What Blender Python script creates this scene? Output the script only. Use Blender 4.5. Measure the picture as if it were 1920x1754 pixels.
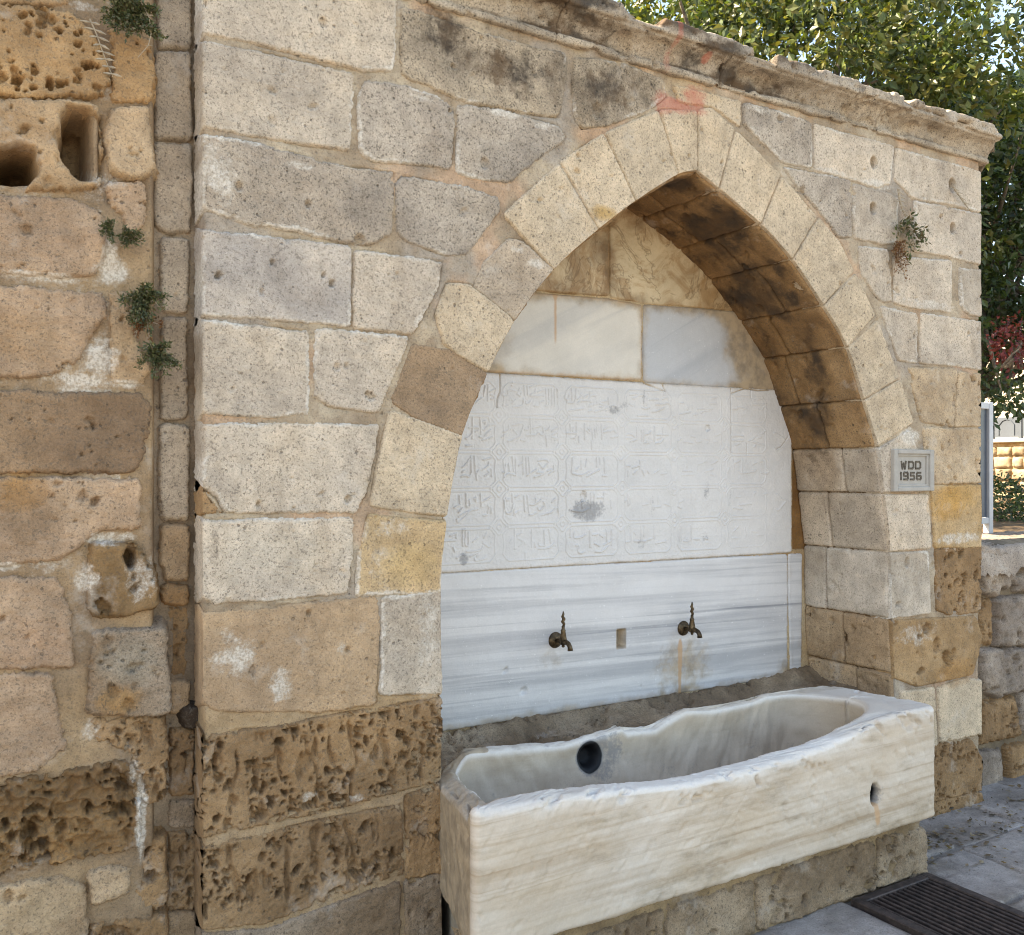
import bpy, math, random
import numpy as np
from mathutils import Vector, Matrix

# ------------------------------------------------------------------ camera, sky, sun, exposure
scene = bpy.context.scene
for o in list(bpy.data.objects):
    bpy.data.objects.remove(o)
C = scene.collection
cam_d = bpy.data.cameras.new("camera")
cam_d.sensor_fit = 'HORIZONTAL'; cam_d.sensor_width = 36.0; cam_d.lens = 32.81
cam_d.shift_y = 0.0016
cam_d.clip_start = 0.05; cam_d.clip_end = 2000
cam = bpy.data.objects.new("camera", cam_d); C.objects.link(cam)
YAW = math.atan2(1750.0, 2890.0)               # view axis turned to the right of the wall's normal
cam.location = (0.0, -2.6, 1.55)
cam.rotation_euler = (math.pi / 2, 0, -YAW)
scene.camera = cam

SUN_TO = Vector((-0.66, 0.40, 0.64)).normalized()   # towards the sun: behind the wall, to the left
SUN_EL = math.asin(SUN_TO.z)
world = bpy.data.worlds.new("World"); scene.world = world; world.use_nodes = True
wn = world.node_tree.nodes; wl = world.node_tree.links; wn.clear()
w_out = wn.new('ShaderNodeOutputWorld'); w_bg = wn.new('ShaderNodeBackground'); w_sky = wn.new('ShaderNodeTexSky')
w_sky.sky_type = 'NISHITA'; w_sky.sun_disc = False
w_sky.sun_elevation = SUN_EL
w_sky.sun_rotation = math.atan2(SUN_TO.x, SUN_TO.y)
w_sky.air_density = 1.0; w_sky.dust_density = 1.0; w_sky.ozone_density = 1.0
w_bg.inputs['Strength'].default_value = 0.12
wl.new(w_sky.outputs[0], w_bg.inputs['Color']); wl.new(w_bg.outputs[0], w_out.inputs['Surface'])

sun_d = bpy.data.lights.new("sun", 'SUN'); sun_d.energy = 4.5; sun_d.angle = math.radians(0.5); sun_d.color = (1.0, 0.93, 0.82)
sun = bpy.data.objects.new("sun", sun_d); C.objects.link(sun)
sun.rotation_euler = SUN_TO.to_track_quat('Z', 'Y').to_euler(); sun.location = (-6, 6, 9)

vs = scene.view_settings
vs.view_transform = 'Standard'; vs.look = 'None'; vs.gamma = 1.0; vs.use_curve_mapping = False
vs.exposure = 2.3
vs.use_white_balance = True; vs.white_balance_temperature = 7700; vs.white_balance_tint = 12   # the photo is balanced for open shade
scene.display_settings.display_device = 'sRGB'
scene.render.film_transparent = False
scene.cycles.use_denoising = True; scene.cycles.filter_width = 1.05
scene.cycles.max_bounces = 8; scene.cycles.diffuse_bounces = 5

# ------------------------------------------------------------------ numpy noise
rng = np.random.default_rng(7); random.seed(7)
def _hash(ix, iy, seed):
    n = (ix.astype(np.int64) * 374761393 + iy.astype(np.int64) * 668265263 + seed * 1442695041) & 0x7fffffff
    n = ((n ^ (n >> 13)) * 1274126177) & 0x7fffffff
    return ((n ^ (n >> 16)) & 0xffff) / 65535.0
def perlin(x, y, seed=0):
    ix = np.floor(x); iy = np.floor(y); fx = x - ix; fy = y - iy
    u = fx * fx * fx * (fx * (fx * 6 - 15) + 10); v = fy * fy * fy * (fy * (fy * 6 - 15) + 10)
    r = 0
    out = []
    for dx in (0, 1):
        for dy in (0, 1):
            a = _hash(ix + dx, iy + dy, seed) * 2 * math.pi
            out.append(np.cos(a) * (fx - dx) + np.sin(a) * (fy - dy))
    a = out[0] * (1 - u) + out[2] * u; b = out[1] * (1 - u) + out[3] * u
    return (a * (1 - v) + b * v) * 1.5
def fbm(x, y, seed=0, octv=4, gain=0.5):
    s = np.zeros_like(x); a = 1.0; t = 0
    for i in range(octv):
        s += a * perlin(x, y, seed + i * 17); t += a; a *= gain; x = x * 2.03 + 5.1; y = y * 2.03 + 1.7
    return s / t
def sstep(a, b, x):
    t = np.clip((x - a) / (b - a), 0, 1); return t * t * (3 - 2 * t)
def sdpoly(px, py, poly):
    """signed distance, positive inside"""
    d = np.full(px.shape, 1e9); ins = np.zeros(px.shape, bool)
    n = len(poly)
    for i in range(n):
        ax, ay = poly[i]; bx, by = poly[(i + 1) % n]
        ex, ey = bx - ax, by - ay; L = ex * ex + ey * ey + 1e-12
        t = np.clip(((px - ax) * ex + (py - ay) * ey) / L, 0, 1)
        d = np.minimum(d, np.hypot(px - ax - t * ex, py - ay - t * ey))
        if abs(ey) > 1e-9:
            ins ^= ((ay > py) != (by > py)) & (px < (py - ay) * ex / ey + ax)
    return np.where(ins, d, -d)
def soften(poly, r=0.007):
    out = []
    n = len(poly)
    for i in range(n):
        p = Vector(poly[i]); a = Vector(poly[i - 1]); b = Vector(poly[(i + 1) % n])
        la, lb = (a - p).length, (b - p).length
        out.append(tuple(p + (a - p) * min(.3, r / max(la, 1e-6))))
        out.append(tuple(p + (b - p) * min(.3, r / max(lb, 1e-6))))
    return out
def lin(c):
    return np.array([(v / 255 / 12.92 if v / 255 <= .04045 else ((v / 255 + .055) / 1.055) ** 2.4) for v in c])

# ------------------------------------------------------------------ object helpers
def link(o, parent=None):
    C.objects.link(o)
    if parent is not None:
        o.parent = parent
        if parent.type == 'EMPTY':
            o.matrix_parent_inverse = Matrix.Translation(-parent.location)
    return o
def tag(o, label, cat, group=None):
    o['label'] = label; o['category'] = cat
    if group: o['group'] = group
    return o
def thing(name, label, cat, loc=(0, 0, 0), group=None):
    o = bpy.data.objects.new(name, None); o.location = loc; o.empty_display_size = .1
    C.objects.link(o)
    return tag(o, label, cat, group)
def mesh_np(name, verts, faces, mat, parent=None, attrs=None, smooth=True):
    me = bpy.data.meshes.new(name)
    verts = np.asarray(verts, np.float32); faces = np.asarray(faces, np.int32)
    nv, nf, k = len(verts), len(faces), faces.shape[1]
    me.vertices.add(nv); me.vertices.foreach_set('co', verts.ravel())
    me.loops.add(nf * k); me.loops.foreach_set('vertex_index', faces.ravel())
    me.polygons.add(nf)
    me.polygons.foreach_set('loop_start', np.arange(0, nf * k, k, dtype=np.int32))
    me.polygons.foreach_set('loop_total', np.full(nf, k, np.int32))
    me.polygons.foreach_set('use_smooth', np.full(nf, smooth, bool))
    if attrs:
        for an, arr in attrs.items():
            at = me.attributes.new(an, 'FLOAT_COLOR', 'POINT')
            at.data.foreach_set('color', np.asarray(arr, np.float32).ravel())
    me.materials.append(mat)
    me.update(); me.validate()
    o = bpy.data.objects.new(name, me)
    return link(o, parent)
class MB:
    """collects simple solids into one mesh"""
    def __init__(self): self.v = []; self.f = []
    def add(self, vs_, fs):
        b = len(self.v); self.v += [tuple(p) for p in vs_]; self.f += [tuple(i + b for i in q) for q in fs]
    def box(self, x0, x1, y0, y1, z0, z1, bev=0.0):
        if bev <= 0:
            v = [(x, y, z) for z in (z0, z1) for y in (y0, y1) for x in (x0, x1)]
            self.add(v, [(0, 2, 3, 1), (4, 5, 7, 6), (0, 1, 5, 4), (2, 6, 7, 3), (0, 4, 6, 2), (1, 3, 7, 5)])
        else:
            b = bev; v = []
            for z, s in ((z0, b), (z0 + b, 0), (z1 - b, 0), (z1, b)):
                v += [(x0 + s + (b if s == 0 else 0) * 0, y0 + b + s, z), (x0 + b + s, y0 + s, z), (x1 - b - s, y0 + s, z), (x1 - s, y0 + b + s, z),
                      (x1 - s, y1 - b - s, z), (x1 - b - s, y1 - s, z), (x0 + b + s, y1 - s, z), (x0 + s, y1 - b - s, z)]
            f = []
            for r in range(3):
                for i in range(8):
                    j = (i + 1) % 8; f.append((r * 8 + i, r * 8 + j, r * 8 + 8 + j, r * 8 + 8 + i))
            f.append(tuple(range(7, -1, -1))); f.append(tuple(range(24, 32)))
            self.add(v, f)
    def tube(self, pts, rad, n=10, caps=True):
        pts = [Vector(p) for p in pts]
        if not hasattr(rad, '__len__'): rad = [rad] * len(pts)
        up = Vector((0, 0, 1)); rings = []; prev = None
        for i, p in enumerate(pts):
            t = (pts[min(i + 1, len(pts) - 1)] - pts[max(i - 1, 0)]).normalized()
            if prev is None:
                a = t.cross(up if abs(t.z) < .9 else Vector((1, 0, 0))).normalized()
            else:
                a = (prev - t * prev.dot(t)).normalized()
            prev = a; b = t.cross(a)
            rings.append([p + (a * math.cos(k * 2 * math.pi / n) + b * math.sin(k * 2 * math.pi / n)) * rad[i] for k in range(n)])
        v = [q for r in rings for q in r]; f = []
        for i in range(len(rings) - 1):
            for k in range(n):
                l = (k + 1) % n; f.append((i * n + k, i * n + l, (i + 1) * n + l, (i + 1) * n + k))
        if caps: f.append(tuple(range(n - 1, -1, -1))); f.append(tuple(range((len(rings) - 1) * n, len(rings) * n)))
        self.add(v, f)
    def lathe(self, org, axis, prof, n=20):
        """prof: list of (distance along axis, radius)"""
        org = Vector(org); axis = Vector(axis).normalized()
        a = axis.cross(Vector((0, 0, 1)) if abs(axis.z) < .9 else Vector((1, 0, 0))).normalized(); b = axis.cross(a)
        v = []; f = []
        for d, r in prof:
            v += [org + axis * d + (a * math.cos(k * 2 * math.pi / n) + b * math.sin(k * 2 * math.pi / n)) * r for k in range(n)]
        for i in range(len(prof) - 1):
            for k in range(n):
                l = (k + 1) % n; f.append((i * n + k, i * n + l, (i + 1) * n + l, (i + 1) * n + k))
        f.append(tuple(range(n - 1, -1, -1))); f.append(tuple(range((len(prof) - 1) * n, len(prof) * n)))
        self.add(v, f)
    def build(self, name, mat, parent=None, smooth=False):
        me = bpy.data.meshes.new(name); me.from_pydata(self.v, [], self.f)
        me.materials.append(mat)
        if smooth:
            me.polygons.foreach_set('use_smooth', np.full(len(me.polygons), True))
        me.update()
        return link(bpy.data.objects.new(name, me), parent)

# ------------------------------------------------------------------ materials
def new_mat(name):
    m = bpy.data.materials.new(name); m.use_nodes = True
    nt = m.node_tree; nt.nodes.clear()
    out = nt.nodes.new('ShaderNodeOutputMaterial'); b = nt.nodes.new('ShaderNodeBsdfPrincipled')
    nt.links.new(b.outputs[0], out.inputs[0])
    return m, nt, b, out
class N:
    """short hand for node graphs"""
    def __init__(self, nt): self.nt = nt; self._co = None
    def n(self, t, **kw):
        x = self.nt.nodes.new(t)
        for k, v in kw.items(): setattr(x, k, v)
        return x
    def L(self, a, b): self.nt.links.new(a, b)
    def put(self, sock, v):
        if isinstance(v, bpy.types.NodeSocket): self.L(v, sock)
        else: sock.default_value = v
    def co(self):
        if self._co is None: self._co = self.n('ShaderNodeTexCoord').outputs['Object']
        return self._co
    def mapped(self, scale=(1, 1, 1), rot=(0, 0, 0)):
        m = self.n('ShaderNodeMapping'); self.L(self.co(), m.inputs['Vector'])
        m.inputs['Scale'].default_value = scale; m.inputs['Rotation'].default_value = rot
        return m.outputs[0]
    def noise(self, scale, detail=3, rough=.55, vec=None, dist=0.0):
        x = self.n('ShaderNodeTexNoise'); self.L(vec if vec is not None else self.co(), x.inputs['Vector'])
        x.inputs['Scale'].default_value = scale; x.inputs['Detail'].default_value = detail
        x.inputs['Roughness'].default_value = rough; x.inputs['Distortion'].default_value = dist
        return x.outputs['Fac']
    def voro(self, scale, feature='F1', vec=None):
        x = self.n('ShaderNodeTexVoronoi', feature=feature); self.L(vec if vec is not None else self.co(), x.inputs['Vector'])
        x.inputs['Scale'].default_value = scale
        return x.outputs['Distance']
    def rng(self, v, a, b, c=0., d=1., smooth=True):
        x = self.n('ShaderNodeMapRange', interpolation_type='SMOOTHSTEP' if smooth else 'LINEAR')
        self.put(x.inputs['Value'], v)
        for i, k in enumerate((a, b, c, d)): self.put(x.inputs[1 + i], k)
        return x.outputs[0]
    def math(self, op, a, b=0., c=None):
        x = self.n('ShaderNodeMath', operation=op); self.put(x.inputs[0], a); self.put(x.inputs[1], b)
        if c is not None: self.put(x.inputs[2], c)
        return x.outputs[0]
    def mix(self, f, a, b, mode='MIX'):
        x = self.n('ShaderNodeMix', data_type='RGBA', blend_type=mode)
        self.put(x.inputs['Factor'], f)
        for s, v in ((x.inputs['A'], a), (x.inputs['B'], b)):
            if isinstance(v, bpy.types.NodeSocket): self.L(v, s)
            else: s.default_value = tuple(v)[:3] + (1,)
        return x.outputs['Result']
    def scale_col(self, col, f):
        x = self.n('ShaderNodeVectorMath', operation='SCALE'); self.L(col, x.inputs[0]); self.put(x.inputs['Scale'], f)
        return x.outputs[0]
    def attr(self, name):
        x = self.n('ShaderNodeAttribute'); x.attribute_name = name
        return x
    def sep(self, col):
        x = self.n('ShaderNodeSeparateColor'); self.L(col, x.inputs[0]); return x.outputs
    def bump(self, h, dist, strength=1.0, prev=None):
        x = self.n('ShaderNodeBump'); self.L(h, x.inputs['Height']); x.inputs['Distance'].default_value = dist
        x.inputs['Strength'].default_value = strength
        if prev is not None: self.L(prev, x.inputs['Normal'])
        return x.outputs[0]

def stone_material():
    m, nt, b, out = new_mat("weathered_limestone"); g = N(nt)
    tint = g.attr('tint').outputs['Color']; wa = g.attr('wear_shade'); w = g.sep(wa.outputs['Color']); grain = wa.outputs['Alpha']
    # grain, specks, blotches
    gr = g.noise(260, 2, .7); gr2 = g.noise(135, 3, .7); mid = g.noise(17, 5, .6); big = g.noise(4.5, 4, .6)
    k = g.math('ADD', g.math('MULTIPLY', g.math('SUBTRACT', gr, .5), 2.6), g.math('MULTIPLY', g.math('SUBTRACT', gr2, .5), 2.2))
    k = g.math('ADD', 1.0, g.math('MULTIPLY', k, grain))
    col = g.scale_col(tint, k)
    specks = g.math('MAXIMUM', g.rng(g.noise(80, 4, .78), .60, .66), g.rng(g.noise(150, 2, .6), .575, .63))
    col = g.mix(g.math('MULTIPLY', specks, g.math('MULTIPLY', grain, 1.7)), col, (.11, .09, .068))
    col = g.scale_col(col, g.rng(mid, .25, .75, .74, 1.18, False))
    col = g.mix(g.math('MULTIPLY', g.rng(big, .45, .72), .30), col, g.mix(1., col, (.96, .85, .71), 'MULTIPLY'))
    col = g.mix(g.math('MULTIPLY', g.rng(g.noise(7, 5, .65), .56, .74), .4), col, g.mix(1., col, (.62, .60, .58), 'MULTIPLY'))
    # pinholes and shells in the stone
    vo = g.n('ShaderNodeTexVoronoi', feature='F1'); g.L(g.co(), vo.inputs['Vector']); vo.inputs['Scale'].default_value = 58
    pick = g.sep(vo.outputs['Color'])[0]
    pin = g.rng(g.math('DIVIDE', g.math('ADD', vo.outputs['Distance'], g.math('MULTIPLY', g.math('SUBTRACT', g.noise(140, 2), .5), .25)), g.rng(g.math('ADD', pick, g.math('MULTIPLY', g.math('SUBTRACT', g.noise(5, 3), .5), .5)), .78, 1.1, .02, .46, False)), .45, 1.0, 1., 0.)
    col = g.mix(g.math('MULTIPLY', pin, g.math('MULTIPLY', grain, 1.9)), col, (.075, .060, .045))
    # old run-off that crosses the joints
    dr = g.rng(g.noise(3.2, 6, .68, g.mapped((2.2, 2.2, .8))), .50, .72)
    col = g.mix(g.math('MULTIPLY', dr, .42), col, g.mix(1., col, (.62, .57, .52), 'MULTIPLY'))
    pl = g.rng(g.noise(5.5, 6, .7, g.mapped((1., 1., 1.), (0, .4, 0))), .56, .70)
    col = g.mix(g.math('MULTIPLY', pl, .30), col, (.60, .54, .46))
    # lime wash and crust left on the stone
    lime = g.rng(g.math('ADD', w[1], g.math('MULTIPLY', g.math('SUBTRACT', g.noise(52, 6, .78), .5), 1.2)), .34, .86)
    col = g.mix(g.math('MULTIPLY', lime, .8), col, g.mix(g.rng(g.noise(120, 4, .7), .38, .6), (.42, .365, .295), (.72, .655, .56)))
    # soot, lichen and damp
    st = g.rng(g.math('ADD', w[0], g.math('MULTIPLY', g.math('SUBTRACT', g.noise(26, 6, .7), .5), 1.1)), .25, .85)
    stc = g.mix(g.rng(g.noise(9, 4, .6), .35, .65), (.105, .062, .032), (.040, .032, .026))
    col = g.mix(g.math('MULTIPLY', st, .9), col, stc)
    # red paint
    rd = g.rng(g.math('ADD', w[2], g.math('MULTIPLY', g.math('SUBTRACT', g.noise(150, 4, .8), .5), 1.1)), .2, 1.0)
    col = g.mix(g.math('MULTIPLY', rd, .6), col, (.52, .15, .10))
    g.L(col, b.inputs['Base Color'])
    b.inputs['Roughness'].default_value = .92; b.inputs['Specular IOR Level'].default_value = .2
    n1 = g.bump(g.math('ADD', gr, g.math('MULTIPLY', gr2, 1.4)), .0022, .8)
    n2 = g.bump(g.noise(45, 4, .65), .007, .55, n1)
    n3 = g.bump(g.math('SUBTRACT', 1., pin), .007, .6, n2)
    g.L(n3, b.inputs['Normal'])
    return m
def marble_material(name, base, dark, vein_scale=3.0, vein_amt=.5, tilt=0.0, rough=.55, spots=.0, grime=.0, grime_col=(.42, .30, .17), cloud=.12, use_tint=False, gst=(1, 1, 1), gamp=.8, mottle=0.0):
    """marble: bands along X in the slab's plane, grime and painted drain-hole shade from the wear attribute"""
    m, nt, b, out = new_mat(name); g = N(nt)
    w = g.sep(g.attr('wear_shade').outputs['Color'])
    v = g.mapped((1.0, 1.0, 1.0), (0, tilt, 0))
    vm = g.n('ShaderNodeVectorMath', operation='MULTIPLY'); g.L(v, vm.inputs[0]); vm.inputs[1].default_value = (.16, .16, vein_scale * 2.2)
    band = g.noise(3.1, 6, .62, vm.outputs[0], .35)
    vm2 = g.n('ShaderNodeVectorMath', operation='MULTIPLY'); g.L(v, vm2.inputs[0]); vm2.inputs[1].default_value = (.2, .2, vein_scale * 6)
    thin = g.noise(2.6, 5, .6, vm2.outputs[0], .2)
    f = g.math('ADD', g.math('MULTIPLY', g.rng(band, .42, .68), .65), g.math('MULTIPLY', g.rng(thin, .55, .68), .55))
    va = g.attr('wear_shade').outputs['Alpha'] if use_tint else 1.0
    col = g.mix(g.math('MULTIPLY', g.math('MULTIPLY', f, vein_amt), va), base, dark)
    if mottle > 0:
        mo = g.rng(g.noise(7, 6, .72, None, 1.4), .42, .62); col = g.mix(g.math('MULTIPLY', mo, mottle), col, dark)
        ml = g.rng(g.math('ABSOLUTE', g.math('SUBTRACT', g.noise(5, 4, .6, None, 1.0), .5)), .0, .022, 1., 0.); col = g.mix(g.math('MULTIPLY', ml, mottle * .7), col, tuple(v_ * .45 for v_ in dark))
    col = g.scale_col(col, g.rng(g.noise(6, 5, .6), .2, .8, 1 - cloud, 1 + cloud, False))
    col = g.scale_col(col, g.rng(g.noise(160, 3, .6), .2, .8, .93, 1.06, False))
    if use_tint: col = g.mix(1., col, g.attr('tint').outputs['Color'], 'MULTIPLY')
    if spots > 0:
        sp = g.rng(g.noise(85, 3, .6), .66, .72); col = g.mix(g.math('MULTIPLY', sp, spots), col, (.86, .85, .83))
    gf = g.rng(g.math('ADD', w[0], g.math('MULTIPLY', g.math('SUBTRACT', g.noise(15, 6, .74, g.mapped(gst)), .5), gamp)), .12, .9)
    gc = g.mix(g.rng(g.noise(21, 4, .6), .35, .68), grime_col, tuple(v_ * .55 for v_ in grime_col))
    col = g.mix(g.math('MULTIPLY', gf, .85), col, gc)
    gk = g.rng(g.math('ADD', w[1], g.math('MULTIPLY', g.math('SUBTRACT', g.noise(70, 4, .75), .5), 1.3)), .35, .8)
    col = g.mix(g.math('MULTIPLY', gk, g.rng(w[1], .8, 1.6, .6, 1.0)), col, g.mix(g.rng(w[1], .8, 1.6), (.16, .16, .165), (.004, .004, .0045)))
    rs = g.rng(g.math('ADD', w[2], g.math('MULTIPLY', g.math('SUBTRACT', g.noise(30, 4, .7), .5), .6)), .25, .9)
    col = g.mix(g.math('MULTIPLY', rs, .75), col, (.50, .29, .14))
    g.L(col, b.inputs['Base Color'])
    b.inputs['Roughness'].default_value = rough; b.inputs['Specular IOR Level'].default_value = .35
    n1 = g.bump(g.noise(190, 3, .6), .0009, .6)
    n2 = g.bump(g.noise(24, 5, .65), .004, .35, n1)
    g.L(n2, b.inputs['Normal'])
    return m
def simple_mat(name, col, rough=.7, metal=0., nscale=30, var=.25, bump=.001, col2=None):
    m, nt, b, out = new_mat(name); g = N(nt)
    c = g.mix(g.rng(g.noise(nscale, 5, .65), .35, .68), tuple(v * (1 - var) for v in col), col if col2 is None else col2)
    c = g.scale_col(c, g.rng(g.noise(nscale * 6, 3), .2, .8, 1 - var * .5, 1 + var * .4, False))
    g.L(c, b.inputs['Base Color']); b.inputs['Roughness'].default_value = rough; b.inputs['Metallic'].default_value = metal
    g.L(g.bump(g.noise(nscale * 4, 4), bump, .6), b.inputs['Normal'])
    return m
def leaf_material(name):
    m, nt, b, out = new_mat(name); g = N(nt)
    a = g.attr('tint').outputs['Color']
    col = g.scale_col(a, g.rng(g.noise(60, 3), .2, .8, .8, 1.15, False))
    g.L(col, b.inputs['Base Color']); b.inputs['Roughness'].default_value = .42; b.inputs['Specular IOR Level'].default_value = .5
    tr = g.n('ShaderNodeBsdfTranslucent'); g.L(g.mix(1., col, (1.3, 1.25, .45), 'MULTIPLY'), tr.inputs['Color'])
    mx = g.n('ShaderNodeMixShader'); mx.inputs[0].default_value = .32
    g.L(b.outputs[0], mx.inputs[1]); g.L(tr.outputs[0], mx.inputs[2]); g.L(mx.outputs[0], out.inputs[0])
    return m

STONE = stone_material()
M_INS = marble_material("white_carved_marble", (.64, .61, .575), (.52, .51, .50), 1.2, .45, .0, .62, .0, cloud=.09)
M_LOW = marble_material("grey_veined_marble", (.63, .61, .59), (.23, .235, .25), 2.4, .82, -.02, .5, .5, cloud=.07)
M_MID = marble_material("clouded_marble", (.64, .59, .51), (.46, .44, .41), .8, .7, .45, .5, .1, cloud=.12)
M_MIDG = marble_material("grey_clouded_marble", (.47, .47, .47), (.32, .33, .35), .9, .8, .5, .5, .3, cloud=.10)
M_TYM = marble_material("brown_stained_marble", (.60, .48, .31), (.34, .20, .085), .45, 1.0, .6, .55, .0, grime_col=(.27, .15, .06), cloud=.2, mottle=.75)
M_BASIN = marble_material("worn_basin_marble", (.68, .625, .55), (.43, .335, .235), 3.0, .85, .015, .62, .0, grime_col=(.42, .315, .20), cloud=.09, use_tint=True, gst=(.7, .7, 3.2), gamp=1.15)
M_BRASS = simple_mat("tarnished_brass", (.095, .066, .038), .48, .75, 60, .5, .0006, (.16, .11, .06))
M_IRON = simple_mat("rusty_iron", (.060, .046, .040), .62, .45, 40, .4, .0008, (.085, .062, .052))
M_DARK = simple_mat("drain_pit_shade", (.02, .018, .016), .95)  # near-black colour stands for the shade down in the drain pit
M_CONC = simple_mat("cast_plaque_stone", (.40, .365, .315), .9, 0, 24, .12, .0012)
M_LETTER = simple_mat("dark_letter_paint", (.085, .068, .048), .9, 0, 90, .4, .0006, (.15, .12, .085))
M_CORE = simple_mat("wall_core_rubble", (.36, .30, .22), .95, 0, 12, .3, .006)
M_WHITE = simple_mat("grey_painted_metal", (.46, .47, .48), .5, .1, 12, .1, .0004)
M_GLASS = simple_mat("blue_grey_panel", (.07, .09, .12), .35, .0, 8, .3, .0003)
M_FENCE = simple_mat("blue_grey_fence_paint", (.055, .068, .082), .6, 0, 8, .12, .0005)
M_HOUSE = simple_mat("pale_house_plaster", (.40, .34, .26), .9, 0, 3, .15, .004)
M_BARK = simple_mat("tree_bark", (.12, .095, .07), .95, 0, 22, .45, .012, (.20, .165, .12))
M_SOIL = simple_mat("garden_soil", (.13, .10, .07), .95, 0, 9, .4, .01)
M_GROUND = simple_mat("dusty_ground", (.21, .19, .16), .95, 0, 3, .2, .006)
M_DRY = simple_mat("dry_stalk", (.42, .34, .24), .9, 0, 60, .3, .0005)
M_LEAF = leaf_material("tree_leaf")

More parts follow.
